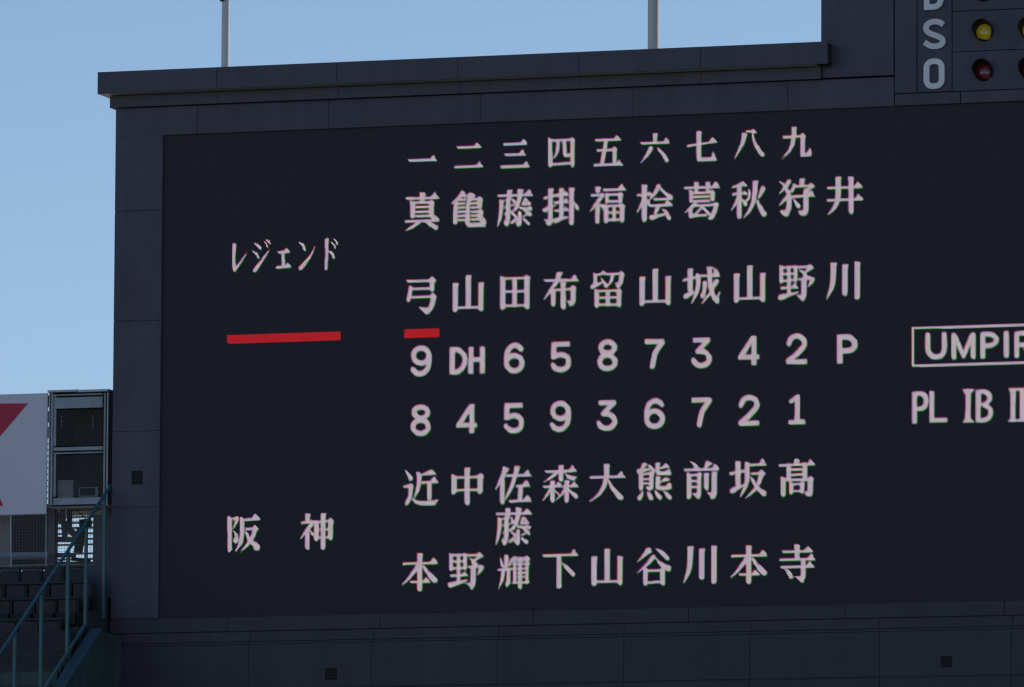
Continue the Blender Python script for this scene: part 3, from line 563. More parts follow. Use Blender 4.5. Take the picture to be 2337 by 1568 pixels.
# bands below the display
zA, zB_, zC_ = ZB, wz(1400, 2200 / 3837 * 2336 + 297 / 1.798 * 0.6088), 0
zB_ = wz(854, 1434.5)
zC_ = wz(854, 1458.5)
zD_ = wz(854, 1464.5)
zE_ = wz(854, 1566.0)
jl = MB()
jl.box(XL + 0.02, X_END, Y_WALL + 0.013, 0.0105, zC_, zA - 0.002)
jl.box(XLOW + 0.012, X_END, Y_WALL + 0.0135, 0.0105, zE_ - 0.9, zD_ - 0.001)
jl.build('joint_backing', MJOINT, SB)
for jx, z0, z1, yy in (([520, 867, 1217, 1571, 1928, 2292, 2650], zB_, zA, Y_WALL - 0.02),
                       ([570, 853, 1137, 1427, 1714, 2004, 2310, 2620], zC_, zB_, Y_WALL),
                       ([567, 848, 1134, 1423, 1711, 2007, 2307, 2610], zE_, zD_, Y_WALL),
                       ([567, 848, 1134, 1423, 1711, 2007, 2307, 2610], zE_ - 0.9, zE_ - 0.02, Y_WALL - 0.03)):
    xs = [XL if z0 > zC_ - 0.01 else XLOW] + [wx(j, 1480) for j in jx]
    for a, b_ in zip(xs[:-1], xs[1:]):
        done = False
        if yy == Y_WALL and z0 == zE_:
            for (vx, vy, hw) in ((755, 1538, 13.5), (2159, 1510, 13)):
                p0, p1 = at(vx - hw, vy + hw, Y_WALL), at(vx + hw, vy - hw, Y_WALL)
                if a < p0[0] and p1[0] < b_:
                    vent_panel(a, b_, z0, z1, p0[0], p1[0], p0[2], p1[2], m=MWSHADE)
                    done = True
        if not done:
            panel(a, b_, z0, z1, y=yy, m=MWSHADE, g=0.007, back=yy + 0.012)
MB().box(XL, X_END, Y_WALL + 0.006, 0.006, zD_ + 0.004, zC_ - 0.004).build('ledge_strip', MWSHADE, SB)
MB().box(XLOW + 0.01, XL + 0.03, 0.012, 6.0, 2.0, zD_).build('plinth', MWSHADE, SB)
MB().box(XL - 0.12, XL + 0.01, 0.0, 6.0, zD_ + 0.01, wz(244, 1416)).build('side_plinth', MCORE, SB)
# fascia and cornice
jf = [XF0, wx(497, 220, Y_FAS), wx(771, 210, Y_FAS), wx(1047, 205, Y_FAS), wx(1324, 195, Y_FAS), wx(1600, 190, Y_FAS), XF1]
for a, b_ in zip(jf[:-1], jf[1:]):
    MB().bbox(a + 0.0025, b_ - 0.0025, Y_FAS, Y_FAS + 0.007, ZF, ZC0 - 0.01, 0.004).build('fascia_panel', MC, SB)
MB().box(XF0 + 0.001, XF0 + 0.028, Y_FAS + 0.03, 6.0, ZF, ZC0 - 0.01).build('fascia_side', MC, SB)
MB().box(XF0 + 0.03, XF1 - 0.01, Y_FAS + 0.0078, 0.3, ZF + 0.001, ZF + 0.009).build('fascia_underside', MEND, SB)
jc = [XC0, wx(494, 190, Y_COR), wx(768, 180, Y_COR), wx(1044, 170, Y_COR), wx(1321, 160, Y_COR), wx(1598, 150, Y_COR), XC1]
for a, b_ in zip(jc[:-1], jc[1:]):
    MB().bbox(a + 0.0025, b_ - 0.0025, Y_COR, Y_COR + 0.007, ZC0, ZC1, 0.006).build('cornice_panel', MC, SB)
MB().box(XC0 + 0.02, XC1 - 0.01, Y_COR + 0.008, 0.36, ZC0 + 0.02, ZC1 - 0.01).box(XC0 + 0.02, XT - 0.02, 0.36, 6.3, ZC0 + 0.02, ZC1 - 0.01).build('cornice_slab', MEND, SB)
MB().box(XC0 + 0.008, XT - 0.03, Y_COR + 0.009, 6.3, ZC0 + 0.002, ZC0 + 0.018).build('soffit', MSOF, SB)

# tower panels
XJ = wx(2040, 120)
ZJ = wz(1900, 174)
MB().bbox(XT, XJ - 0.012, Y_WALL, 0.30, ZF + 0.022, Z_TOP, 0.006).build('cladding_panel', MW, SB)
ZR = wz(2044, 214.5)
X1, X2, X3 = wx(2092, 100), wx(2172, 100), wx(2191, 226)
panel(XJ, X1, ZR, Z_TOP, back=0.30, g=0.014)
panel(X1, X2, ZR, Z_TOP, back=0.30, g=0.014)
panel(XJ, X3, ZT, ZR, back=0.30, g=0.016)
panel(X3, X_END, ZT, ZR, back=0.30, g=0.016)
zr = [ZR, wz(2180, 118.8), wz(2180, 26.5), wz(2180, 26.5) + 0.69]
ROWS = [('out', MREDL, zr[0], zr[1]), ('strike', MYEL, zr[1], zr[2]), ('ball', MGRN, zr[2], zr[3])]
lamp_x0 = wx((3037 + 1897 / 2.9213) * 0.6088, 185)
lamp_z = {'strike': wz(2240, (353 / 2.9213) * 0.6088), 'out': wz(2240, (790 / 2.9213) * 0.6088)}
lamp_z['ball'] = lamp_z['strike'] + (lamp_z['strike'] - lamp_z['out'])
LR, LS = 0.150, 0.20


def lamp_panel(x0, x1, z0, z1, centres, zc):
    g = 0.007
    x0, x1, z0, z1 = x0 + g, x1 - g, z0 + g, z1 - g
    b = MB()
    y = Y_WALL

    def rect(a, c, d, e):
        b.quad((a, y, d), (c, y, d), (c, y, e), (a, y, e))
    cur = x0
    for cx in centres:
        rect(cur, cx - LS, z0, z1)
        rect(cx - LS, cx + LS, z0, zc - LS)
        rect(cx - LS, cx + LS, zc + LS, z1)
        n = 40
        for i in range(n):
            a0, a1 = 2 * math.pi * i / n, 2 * math.pi * (i + 1) / n

            def sq(a):
                c, s = math.cos(a), math.sin(a)
                k = LS / max(abs(c), abs(s))
                return cx + c * k, zc + s * k

            def ci(a):
                return cx + LR * math.cos(a), zc + LR * math.sin(a)
            p, q, r, s_ = ci(a0), sq(a0), sq(a1), ci(a1)
            b.quad((p[0], y, p[1]), (q[0], y, q[1]), (r[0], y, r[1]), (s_[0], y, s_[1]))
        cur = cx + LS
    rect(cur, x1, z0, z1)
    b.quad((x0, y, z0), (x0, 0.3, z0), (x1, 0.3, z0), (x1, y, z0))
    b.quad((x0, y, z0), (x0, y, z1), (x0, 0.3, z1), (x0, 0.3, z0))
    b.quad((x0, y, z1), (x1, y, z1), (x1, 0.3, z1), (x0, 0.3, z1))
    b.build('cladding_panel', MW, SB)


for nm, lm, z0, z1 in ROWS:
    cs = [lamp_x0 + 0.79 * i for i in range(3 if nm == 'ball' else 2)]
    zc = lamp_z[nm]
    lamp_panel(X2, X_END, z0, z1, cs, zc)
    for cx in cs:
        h_ = MB()
        n = 40
        D_V = 0.175

        def reach(a):
            # cut-away visor: longest at the upper left, nothing at the lower right
            return D_V * max(0.0, math.cos((a - math.radians(128)) / 1.889)) ** 0.6
        for i in range(n):
            a0, a1 = 2 * math.pi * i / n, 2 * math.pi * (i + 1) / n
            c0, s0, c1, s1 = math.cos(a0), math.sin(a0), math.cos(a1), math.sin(a1)
            h_.quad((cx, 0.05, zc), (cx + LR * c0, 0.05, zc + LR * s0), (cx + LR * c1, 0.05, zc + LR * s1), (cx, 0.05, zc))
            h_.quad((cx + (LR - .002) * c0, Y_WALL, zc + (LR - .002) * s0), (cx + (LR - .002) * c1, Y_WALL, zc + (LR - .002) * s1), (cx + (LR - .002) * c1, 0.05, zc + (LR - .002) * s1), (cx + (LR - .002) * c0, 0.05, zc + (LR - .002) * s0))
        lo, hi, m_ = math.radians(-42), math.radians(298), 44
        for i in range(m_):
            a0, a1 = lo + (hi - lo) * i / m_, lo + (hi - lo) * (i + 1) / m_
            d0, d1 = reach(a0), reach(a1)
            for rr in (LR + 0.004, LR + 0.010):
                def VP(a, d):
                    return (cx + rr * math.cos(a), Y_WALL - 0.001 - d, zc + rr * math.sin(a) + d * 0.25)
                h_.quad(VP(a0, 0), VP(a1, 0), VP(a1, d1), VP(a0, d0))
        hood = h_.build('count_lamp', MBLK, SB)
        hood['label'] = {'out': 'dark red out lamp under a round black visor', 'strike': 'yellow strike lamp under a round black visor', 'ball': 'green ball lamp under a round black visor'}[nm]
        le = MB()
        R_, D_ = 0.139, 0.055
        rings = 7
        for k in range(rings):
            t0, t1 = math.pi / 2 * k / rings, math.pi / 2 * (k + 1) / rings
            for i in range(28):
                a0, a1 = 2 * math.pi * i / 28, 2 * math.pi * (i + 1) / 28

                def P(tt, aa):
                    return (cx + R_ * math.sin(tt) * math.cos(aa), -0.005 - D_ * math.cos(tt), zc + R_ * math.sin(tt) * math.sin(aa))
                le.quad(P(t0, a0), P(t0, a1), P(t1, a1), P(t1, a0))
        le.build('lens', lm, hood, smooth=True, fix=True)


# raised letters B S O
def ribbon(pts, w, closed):
    n = len(pts)
    L, R = [], []
    for i in range(n):
        if closed:
            a, b = pts[i - 1], pts[(i + 1) % n]
        else:
            a, b = pts[max(i - 1, 0)], pts[min(i + 1, n - 1)]
        d = Vector((b[0] - a[0], b[1] - a[1])).normalized()
        nx, nz = -d.y, d.x
        L.append((pts[i][0] + nx * w / 2, pts[i][1] + nz * w / 2))
        R.append((pts[i][0] - nx * w / 2, pts[i][1] - nz * w / 2))
    return L, R


def ribbon_mesh(b, pts, w, closed, y0, y1):
    L, R = ribbon(pts, w, closed)
    n = len(pts)
    for i in range(n if closed else n - 1):
        j = (i + 1) % n
        b.quad((L[i][0], y0, L[i][1]), (L[j][0], y0, L[j][1]), (R[j][0], y0, R[j][1]), (R[i][0], y0, R[i][1]))
        b.quad((L[i][0], y0, L[i][1]), (L[i][0], y1, L[i][1]), (L[j][0], y1, L[j][1]), (L[j][0], y0, L[j][1]))
        b.quad((R[i][0], y0, R[i][1]), (R[j][0], y0, R[j][1]), (R[j][0], y1, R[j][1]), (R[i][0], y1, R[i][1]))
    if not closed:
        for k in (0, n - 1):
            b.quad((L[k][0], y0, L[k][1]), (R[k][0], y0, R[k][1]), (R[k][0], y1, R[k][1]), (L[k][0], y1, L[k][1]))


def crop7(x, y):
    p = at((3037 + x / 2.9213) * 0.6088, (y / 2.9213) * 0.6088, Y_WALL - 0.05)
    return float(p[0]), float(p[2])


def spline(pts, n=10):
    out = []
    P = [pts[0]] + list(pts) + [pts[-1]]
    for i in range(1, len(P) - 2):
        p0, p1, p2, p3 = P[i - 1:i + 3]
        for k in range(n):
            t_ = k / n
            out.append(tuple(0.5 * ((2 * p1[c]) + (-p0[c] + p2[c]) * t_ + (2 * p0[c] - 5 * p1[c] + 4 * p2[c] - p3[c]) * t_ * t_ + (-p0[c] + 3 * p1[c] - 3 * p2[c] + p3[c]) * t_ ** 3) for c in (0, 1)))
    out.append(tuple(pts[-1]))
    return out


LW = 60 / 2.9213 * 0.6088 * 0.00757
b = MB()
oc = crop7(1351, 808)
ow, oh, orr = 83 / 2.9213 * 0.6088 * 0.00757, 132 / 2.9213 * 0.6088 * 0.00757, 0.105
pts = []
for (sx, sz, a0) in ((1, 1, 0), (-1, 1, 90), (-1, -1, 180), (1, -1, 270)):
    for k in range(9):
        a = math.radians(a0 + 90 * k / 8)
        pts.append((oc[0] + sx * (ow - orr) + orr * math.cos(a), oc[1] + sz * (oh - orr) + orr * math.sin(a)))
ribbon_mesh(b, pts, LW, True, Y_WALL - 0.05, Y_WALL - 0.004)
b.build('raised_letter', MLET, SB)['label'] = 'raised pale grey letter O'
b = MB()
S_ = [crop7(*p) for p in ((1452, 272), (1425, 252), (1390, 240), (1350, 238), (1305, 250), (1270, 280), (1263, 312), (1278, 345), (1315, 370), (1385, 396), (1430, 418), (1447, 450), (1435, 480), (1400, 502), (1350, 508), (1295, 495), (1248, 462))]
ribbon_mesh(b, spline(S_, 4), LW, False, Y_WALL - 0.05, Y_WALL - 0.004)
b.build('raised_letter', MLET, SB)['label'] = 'raised pale grey letter S'
b = MB()
dz = crop7(1351, 508)[1] - crop7(1351, 938)[1]
bz0 = crop7(1351, 76)[1]
bx0 = crop7(1272, 76)[0]
BW, BH = 0.285, 0.545
lower = [(bx0 - LW * 0.0, bz0), (bx0 + 0.12, bz0), (bx0 + 0.17, bz0 + 0.010), (bx0 + 0.215, bz0 + 0.045), (bx0 + 0.235, bz0 + 0.10), (bx0 + 0.235, bz0 + 0.17), (bx0 + 0.215, bz0 + 0.22), (bx0 + 0.17, bz0 + 0.25), (bx0 + 0.12, bz0 + 0.262), (bx0, bz0 + 0.262)]
upper = [(bx0 + 0.12, bz0 + 0.268), (bx0 + 0.165, bz0 + 0.278), (bx0 + 0.2, bz0 + 0.31), (bx0 + 0.21, bz0 + 0.36), (bx0 + 0.205, bz0 + 0.42), (bx0 + 0.175, bz0 + 0.46), (bx0 + 0.12, bz0 + 0.475), (bx0, bz0 + 0.475)]
ribbon_mesh(b, lower, LW, False, Y_WALL - 0.050, Y_WALL - 0.004)
ribbon_mesh(b, upper, LW, False, Y_WALL - 0.048, Y_WALL - 0.004)
ribbon_mesh(b, [(bx0, bz0 - LW / 2), (bx0, bz0 + 0.475 + LW / 2)], LW, False, Y_WALL - 0.052, Y_WALL - 0.004)
b.build('raised_letter', MLET, SB)['label'] = 'raised pale grey letter B cut by the picture edge'

# ------------------------------------------------------------------ lit characters on the display
HL = 0.016526                                        # half the pitch of the LED lattice
LEDR = 0.71 * HL                                     # a lamp's reach
LED_GAIN = 0.86
colx = [5.566 + 0.8263 * k for k in range(10)]


def mask(code, X, Z):
    M = np.zeros(X.shape, bool)
    for st in code.split(';'):
        v = np.array([float(a) for a in st[1:].split(',')]) / 10
        if st[0] == 'G':
            p = v.reshape(-1, 2)
            ins = np.zeros(X.shape, bool)
            n = len(p)
            for i in range(n):
                x1, z1 = p[i]
                x2, z2 = p[(i + 1) % n]
                if z1 == z2:
                    continue
                ins ^= ((z1 > Z) != (z2 > Z)) & (X < (x2 - x1) * (Z - z1) / (z2 - z1) + x1)
            M |= ins
        else:
            p = v.reshape(-1, 3)
            for i in range(len(p) - 1):
                a, c = p[i], p[i + 1]
                d = c[:2] - a[:2]
                L = d @ d + 1e-9
                t_ = np.clip(((X - a[0]) * d[0] + (Z - a[1]) * d[1]) / L, 0, 1)
                M |= np.hypot(X - a[0] - t_ * d[0], Z - a[1] - t_ * d[1]) < a[2] + t_ * (c[2] - a[2])
    return M


def lit(code, cx, cz, ext, name='lit_character', label=None, rgb=None):
    """one diamond-shaped lamp per lit point of the staggered LED lattice"""
    ex0, ex1, ez0, ez1 = ext
    i0, i1 = math.floor((cx + ex0 * HL) / HL), math.ceil((cx + ex1 * HL) / HL)
    j0, j1 = math.floor((cz + ez0 * HL) / HL), math.ceil((cz + ez1 * HL) / HL)
    I, J = np.meshgrid(np.arange(i0, i1 + 1), np.arange(j0, j1 + 1))
    par = (I + J) % 2 == 0
    I, J = I[par], J[par]
    X, Z = I - cx / HL, J - cz / HL
    c0 = mask(code, X, Z)
    r = 0.5 * c0 + 0.5 * mask(code, X + 0.4, Z - 0.5)
    gm = 0.5 * c0 + 0.5 * mask(code, X - 0.4, Z + 0.5)
    bl = 0.6 * c0 + 0.4 * mask(code, X + 0.2, Z - 0.3)
    on = (r + gm + bl) > 0.45
    I, J, r, gm, bl = I[on], J[on], r[on], gm[on], bl[on]
    n = len(I)
    px, pz = I * HL, J * HL
    V = np.zeros((n, 4, 3), np.float32)
    V[:, :, 1] = -0.0035
    for k, (dx, dz_) in enumerate(((-1, 0), (0, -1), (1, 0), (0, 1))):
        V[:, k, 0] = px + dx * LEDR
        V[:, k, 2] = pz + dz_ * LEDR
    rs = np.random.RandomState(abs(i0 * 131 + j0 * 17) % 99991)
    jit = 0.92 + 0.16 * rs.rand(n, 3)
    if rgb is None:
        C_ = np.stack([r * 0.95, gm * 0.80, bl * 0.91], 1) * LED_GAIN * jit
    else:
        C_ = np.array(rgb)[None, :] * jit
    me = bpy.data.meshes.new(name)
    me.from_pydata([tuple(p) for p in V.reshape(-1, 3).tolist()], [], [(4 * k, 4 * k + 1, 4 * k + 2, 4 * k + 3) for k in range(n)])
    ca = me.color_attributes.new('led', 'FLOAT_COLOR', 'POINT')
    arr = np.ones((n, 4, 4), np.float32)
    arr[:, :, :3] = C_[:, None, :]
    ca.data.foreach_set('color', arr.reshape(-1))
    me.materials.append(MLED)
    o = bpy.data.objects.new(name, me)
    col.objects.link(o)
    o.parent = scr
    o['kind'] = 'stuff'
    if label:
        o['label'] = label
    return o


E22 = (-24, 24, -24, 24)
for k, ch in enumerate('一二三四五六七八九'):
    lit(GLYPHS[ch], colx[k], 23.69, E22, label='lit batting order numeral ' + ch)
for row, z_, txt in (('upper', 22.76, '真亀藤掛福桧葛秋狩井'), ('upper', 21.33, '弓山田布留山城山野川'), ('lower', 18.065, '近中佐森大熊前坂髙'), ('lower', 16.63, '本野輝下山谷川本寺')):
    for k, ch in enumerate(txt):
        lit(GLYPHS[ch], colx[k], z_, E22, label='lit character ' + ch)
lit(GLYPHS['藤'], colx[2], 17.355, E22, label='lit character 藤')
for k, ch in enumerate(['9', 'DH', '6', '5', '8', '7', '3', '4', '2', 'P']):
    lit(GLYPHS[ch], colx[k], 20.215, E22, name='lit_digit', label='lit position mark ' + ch)
for k, ch in enumerate('845936721'):
    lit(GLYPHS[ch], colx[k], 19.205, E22, name='lit_digit', label='lit position mark ' + ch)
for ch, x_ in zip('レジェンド', (2.27, 2.74, 3.22, 3.66, 4.07)):
    lit(GLYPHS[ch], x_, 22.05, E22, label='lit character ' + ch)
lit(GLYPHS['阪'], 2.38, 17.28, E22, label='lit character 阪')
lit(GLYPHS['神'], 3.70, 17.28, E22, label='lit character 神')
WIDE = (-6, 220, -30, 30)
for key in ('box', 'U', 'M', 'P2', 'I', 'R', 'E'):
    lit(GLYPHS[key], 14.175, 20.205, WIDE, name='lit_box_outline' if key == 'box' else 'lit_letter',
        label='lit box outline' if key == 'box' else 'lit letter ' + key[0])
for key in ('PL', 'IB', 'IIB'):
    lit(GLYPHS[key], 14.175, 19.205, WIDE, name='lit_letter', label='lit letters ' + key)
REDC = (0.70, 0.018, 0.028)
for (x0, x1, zc, hh, nm) in ((2.082, 4.123, 20.692, 0.066, 'wide lit red bar under the team name'), (5.277, 5.884, 20.692, 0.066, 'short lit red bar above the digit 9')):
    q = [(round((x0 - 3.0) / HL * 10), round(-hh / HL * 10)), (round((x1 - 3.0) / HL * 10), round(-hh / HL * 10)), (round((x1 - 3.0) / HL * 10), round(hh / HL * 10)), (round((x0 - 3.0) / HL * 10), round(hh / HL * 10))]
    lit('G' + ','.join(str(c) for p in q for c in p), 3.0, zc, ((x0 - 3.1) / HL, (x1 - 2.9) / HL, -8, 8), name='lit_bar', label=nm, rgb=REDC)

# ------------------------------------------------------------------ flagpoles on the roof
for (px, py, wpx, lab) in ((514, 150, 18.5, 'slim grey roof pole with a black bracket, rising behind the left end of the cornice'),
                           (1490.5, 112, 25.5, 'thicker grey roof pole standing nearer the tower')):
    Yp = 0.5
    p = at(px, py, Yp)
    r = wpx * 0.00757 / 2 * (137 + Yp) / 137
    t_ = thing('roof_pole', lab, 'pole', (float(p[0]), Yp, ZC1 - 0.01), 'metal poles on the scoreboard roof')
    MB().tube((p[0], Yp, ZC1 - 0.02), (p[0], Yp, ZC1 + 7.5), r, 32).build('shaft', MPOLE, t_, smooth=True)
    MB().tube((p[0], Yp, ZC1 - 0.008), (p[0], Yp, ZC1 + 0.03), r * 1.9, 24).build('base_flange', MPOLE, t_, smooth=True)
    if wpx < 20:
        q = at(501.5, -1, Yp - 0.05)
        b = MB()
        b.bar((q[0] + 0.055, Yp - 0.06, q[2] - 0.055 + 0.03), (q[0] - 0.02, Yp - 0.10, q[2] + 0.12), 0.12, 0.06)
        b.build('bracket', MBLK, t_)

# ------------------------------------------------------------------ white sign at the far left
YS = 0.30
p0, p1 = at(105.6, 1173.2, YS), at(105.6, 897, YS)
SX0 = -6.5
sg = thing('advertising_sign', 'big white sign panel with a red shape, left of the wire equipment cage', 'sign', (SX0, YS, float(p0[2])))
MB().bbox(SX0, p0[0], YS, YS + 0.03, p0[2], p1[2], 0.01).build('sign_panel', MSIGN, sg)
shape = [(64, 920.5), (0, 996), (-36, 1040), (0, 1136), (7.5, 1154.5), (-52, 1154.5), (-84, 1085), (-140, 1154.5), (-215, 1154.5), (-118, 1030), (-170, 921), (-106, 921), (-74, 985), (-20, 921)]
MB().prism([(float(at(x, y, YS)[0]), float(at(x, y, YS)[2])) for x, y in shape], YS - 0.006, YS - 0.001).build('red_letter', MRED, sg, fix=True)
# hinge-like clips along the right edge, with light between them
cl = MB()
zz = p0[2] + 0.05
gx0, gx1 = at(105.9, 1000, YS)[0], at(109.2, 1000, YS)[0]
while zz < p1[2] - 0.05:
    frac = (zz - p0[2]) / (p1[2] - p0[2])
    cl.box(gx0, gx1, YS + 0.02, YS + 0.05, zz, zz + (0.022 if frac < 0.62 else 0.20))
    zz += 0.105 if frac < 0.62 else 0.27
kind(cl.build('edge_clips', MBLK, sg), 'stuff')

# ------------------------------------------------------------------ wire equipment cage
YG = 0.28
GD = 1.15


def gp(px, py, y=YG):
    p = at(px, py, y)
    return float(p[0]), float(p[2])


zl = gp(108.6, 1152)[1]
cg = thing('equipment_cage', 'grey steel equipment cage with diamond mesh doors beside the scoreboard wall', 'cage', (gp(109, 1152)[0], YG, zl))


def gbar(name, x0, y0, x1, y1, m, dy=0.0, th=0.05, parent=cg):
    a, c = gp(x0, y1, YG + dy), gp(x1, y0, YG + dy)
    return MB().bbox(a[0], c[0], YG + dy, YG + dy + th, a[1], c[1], 0.004).build(name, m, parent)


gbar('lid', 108.2, 888.5, 176.6, 895.5, MSTLT, -0.06, GD + 0.1)
gbar('lid', 177.4, 887.5, 247, 894.8, MSTLT, -0.06, GD + 0.1)
gbar('post', 108.8, 896, 113.6, 1153, MSTLT, -0.005)
gbar('post', 113.8, 896, 121, 1153, MSTEEL)
gbar('post', 234.6, 896, 241.2, 1153, MSTEEL)
gbar('post', 241.5, 896, 247.6, 1153, MSTLT, -0.012)
gbar('side_panel', 247.8, 897, 255.0, 1153, MSLATE, 0.10, 0.02)
gbar('beam', 121.2, 897, 234.4, 904, MSTEEL, 0.002)
gbar('beam', 121.2, 1018, 234.4, 1029.5, MSTEEL, 0.002)
gbar('beam', 121.2, 1030, 234.4, 1036.5, MSTEEL, 0.02)
gbar('bottom_panel', 121.2, 1134, 234.4, 1152.5, MSTEEL, 0.004)
gbar('header_panel', 121.4, 904.5, 234.2, 933, MSTEEL, 0.03, 0.02)
gbar('door_stile', 121.4, 904.5, 128.5, 1018, MSTEEL, 0.035, 0.02)
gbar('door_stile', 121.4, 1037, 127.5, 1134, MSTEEL, 0.035, 0.02)
gbar('sill', 108, 1153.5, 250, 1158, MSTLT, -0.03, 0.3)
x0g, x1g = gp(110, 1000)[0], gp(247, 1000)[0]
zt = gp(120, 896)[1]
b = MB()
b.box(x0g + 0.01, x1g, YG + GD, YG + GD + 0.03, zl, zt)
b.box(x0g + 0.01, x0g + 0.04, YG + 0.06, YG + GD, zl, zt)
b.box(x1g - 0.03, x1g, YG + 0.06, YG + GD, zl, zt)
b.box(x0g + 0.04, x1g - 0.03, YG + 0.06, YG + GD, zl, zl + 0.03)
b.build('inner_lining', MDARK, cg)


def diamond(px0, py0, px1, py1, name, parent):
    (xa, za), (xb, zb) = gp(px0, py1, YG + 0.06), gp(px1, py0, YG + 0.06)
    b = MB()
    dx, slope = 0.052, 1.45
    H_ = zb - za
    n = int((xb - xa + H_ / slope) / dx) + 2
    for s in (1, -1):
        for k in range(-1, n):
            c = xa + k * dx if s < 0 else xa + k * dx - H_ / slope
            if s > 0:
                pa, pb = (c, za), (c + H_ / slope, zb)
            else:
                pa, pb = (c, za), (c - H_ / slope, zb)
            t0, t1 = 0.0, 1.0
            d = pb[0] - pa[0]
            for lim, sg_ in ((xa, 1), (xb, -1)):
                ta = (lim - pa[0]) / d
                if (d > 0) == (sg_ > 0):
                    t0 = max(t0, ta)
                else:
                    t1 = min(t1, ta)
            if t1 - t0 < 0.01:
                continue
            A = (pa[0] + d * t0, YG + 0.06 + 0.003 * s, za + H_ * t0)
            B = (pa[0] + d * t1, YG + 0.06 + 0.003 * s, za + H_ * t1)
            b.bar(A, B, 0.0045, 0.0045, up=(0, 1, 0))
    kind(b.build(name, MWIRE, parent), 'stuff')


diamond(121.5, 933, 234.5, 1018, 'diamond_mesh', cg)
diamond(121.5, 1037, 234.5, 1134, 'diamond_mesh', cg)
for px in (140, 211):
    a, c = gp(px, 975, YG + 0.09), gp(px + 1.2, 947, YG + 0.09)
    MB().bar((a[0], YG + 0.09, a[1]), (c[0], YG + 0.09, c[1]), 0.008, 0.008, up=(0, 1, 0)).build('door_rod', MCREAM, cg)
# things inside the cage
a, c = gp(130, 1134, YG + 0.14), gp(167, 1095, YG + 0.14)
cb = MB().bbox(a[0], c[0], YG + 0.14, YG + 0.45, zl + 0.03, c[1], 0.008).build('equipment_box', MCAB)
tag(cb, 'pale grey box standing at the lower left inside the wire cage', 'box')
a, c = gp(180, 1134, YG + 0.16), gp(224, 1111, YG + 0.16)
tv = thing('monitor', 'dark flat monitor with a grey frame at the lower right inside the cage', 'monitor', (a[0], YG + 0.16, a[1]))
MB().box(a[0], c[0], YG + 0.17, YG + 0.21, a[1], c[1]).build('screen', MBLK, tv)
b = MB()
e = 0.018
b.box(a[0], c[0], YG + 0.155, YG + 0.169, c[1] - e, c[1]).box(a[0], c[0], YG + 0.155, YG + 0.169, a[1], a[1] + e)
b.box(a[0], a[0] + e, YG + 0.155, YG + 0.169, a[1] + e + 0.001, c[1] - e - 0.001).box(c[0] - 0.05, c[0], YG + 0.155, YG + 0.169, a[1] + e + 0.001, c[1] - e - 0.001)
b.build('frame', MCAB, tv)
MB().box((a[0] + c[0]) / 2 - 0.06, (a[0] + c[0]) / 2 + 0.06, YG + 0.17, YG + 0.25, zl + 0.03, a[1]).build('stand', MBLK, tv)

# ------------------------------------------------------------------ behind and below the cage
def rect_thing(name, px0, py0, px1, py1, y, th, m, label, cat, xmax=99.0):
    a, c = at(px0, py1, y), at(px1, py0, y)
    c[0] = min(c[0], xmax)
    return tag(MB().bbox(float(a[0]), float(c[0]), y, y + th, float(a[2]), float(c[2]), 0.004).build(name, m), label, cat)


def P3(px, py, y):
    p = at(px, py, y)
    return float(p[0]), float(y), float(p[2])


rect_thing('concourse_wall', -240, 1170, 24, 1296, 1.25, 0.1, MBEIGE, 'beige grey wall panel under the white sign', 'wall')
a = P3(24.6, 1264, 1.2)
c = P3(24.6, 1185, 1.2)
tag(MB().bar(a, c, 0.012, 0.02, up=(0, 1, 0)).build('lit_edge', MCREAM), 'thin pale strip painted as the lit edge of the beige wall panel', 'strip')  # pale bar painted in for light catching the panel edge
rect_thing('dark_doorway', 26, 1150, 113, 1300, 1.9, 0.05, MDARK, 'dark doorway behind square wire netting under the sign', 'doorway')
rect_thing('steel_column', 109.5, 1153, 125.5, 1300, 0.95, 0.16, MSLATE, 'slate blue steel column under the left corner of the cage', 'column')
rect_thing('cream_panel', 118, 1156, 262, 1178, 1.7, 0.02, MSHEET, 'cream wall panel above the louvres below the cage', 'wall')
rect_thing('grey_door', 211, 1175, 236, 1300, 0.9, 0.05, MSLATE, 'dark slate blue door panel beside the scoreboard wall', 'door')
rect_thing('wall_return', 236.5, 1153, 268, 1330, 0.88, 0.05, MSLATE, 'dark narrow wall strip between the slate door and the scoreboard', 'wall')
rect_thing('low_dark_wall', -260, 1299, 262, 1425, 0.62, 0.05, MSLATE, 'low dark wall behind the top seat row', 'wall')
rect_thing('low_slate_wall', 108.6, 1288, 262, 1312, 0.64, 0.05, MSLATE, 'low slate wall below the louvres, right of the beige strip', 'wall')
rect_thing('low_beige_wall', -60, 1286, 108, 1304, 0.9, 0.05, MBEIGE, 'low beige wall strip behind the top row of seats', 'wall')
lv = thing('louvre_screen', 'cream slatted louvre screen with sky between the slats', 'screen', P3(118, 1296, 2.0))
for k in range(9):
    yy = 1181.5 + 12.6 * k + (8 if k > 5 else 0)
    p, q = P3(112, yy, 2.0), P3(262, yy - 0.5, 2.0)
    MB().box(p[0], q[0], 1.98, 2.03, p[2] - 0.017, p[2] + 0.017).build('slat', MSHEET, lv)
for px in (118, 262):
    p, q = P3(px, 1298, 2.05), P3(px, 1176, 2.05)
    MB().bar(p, q, 0.04, 0.03, up=(0, 1, 0)).build('post', MCREAM, lv)
st = thing('steel_bracing', 'dark crossing steel struts in front of the louvre screen', 'bracing', P3(120, 1290, 1.4))
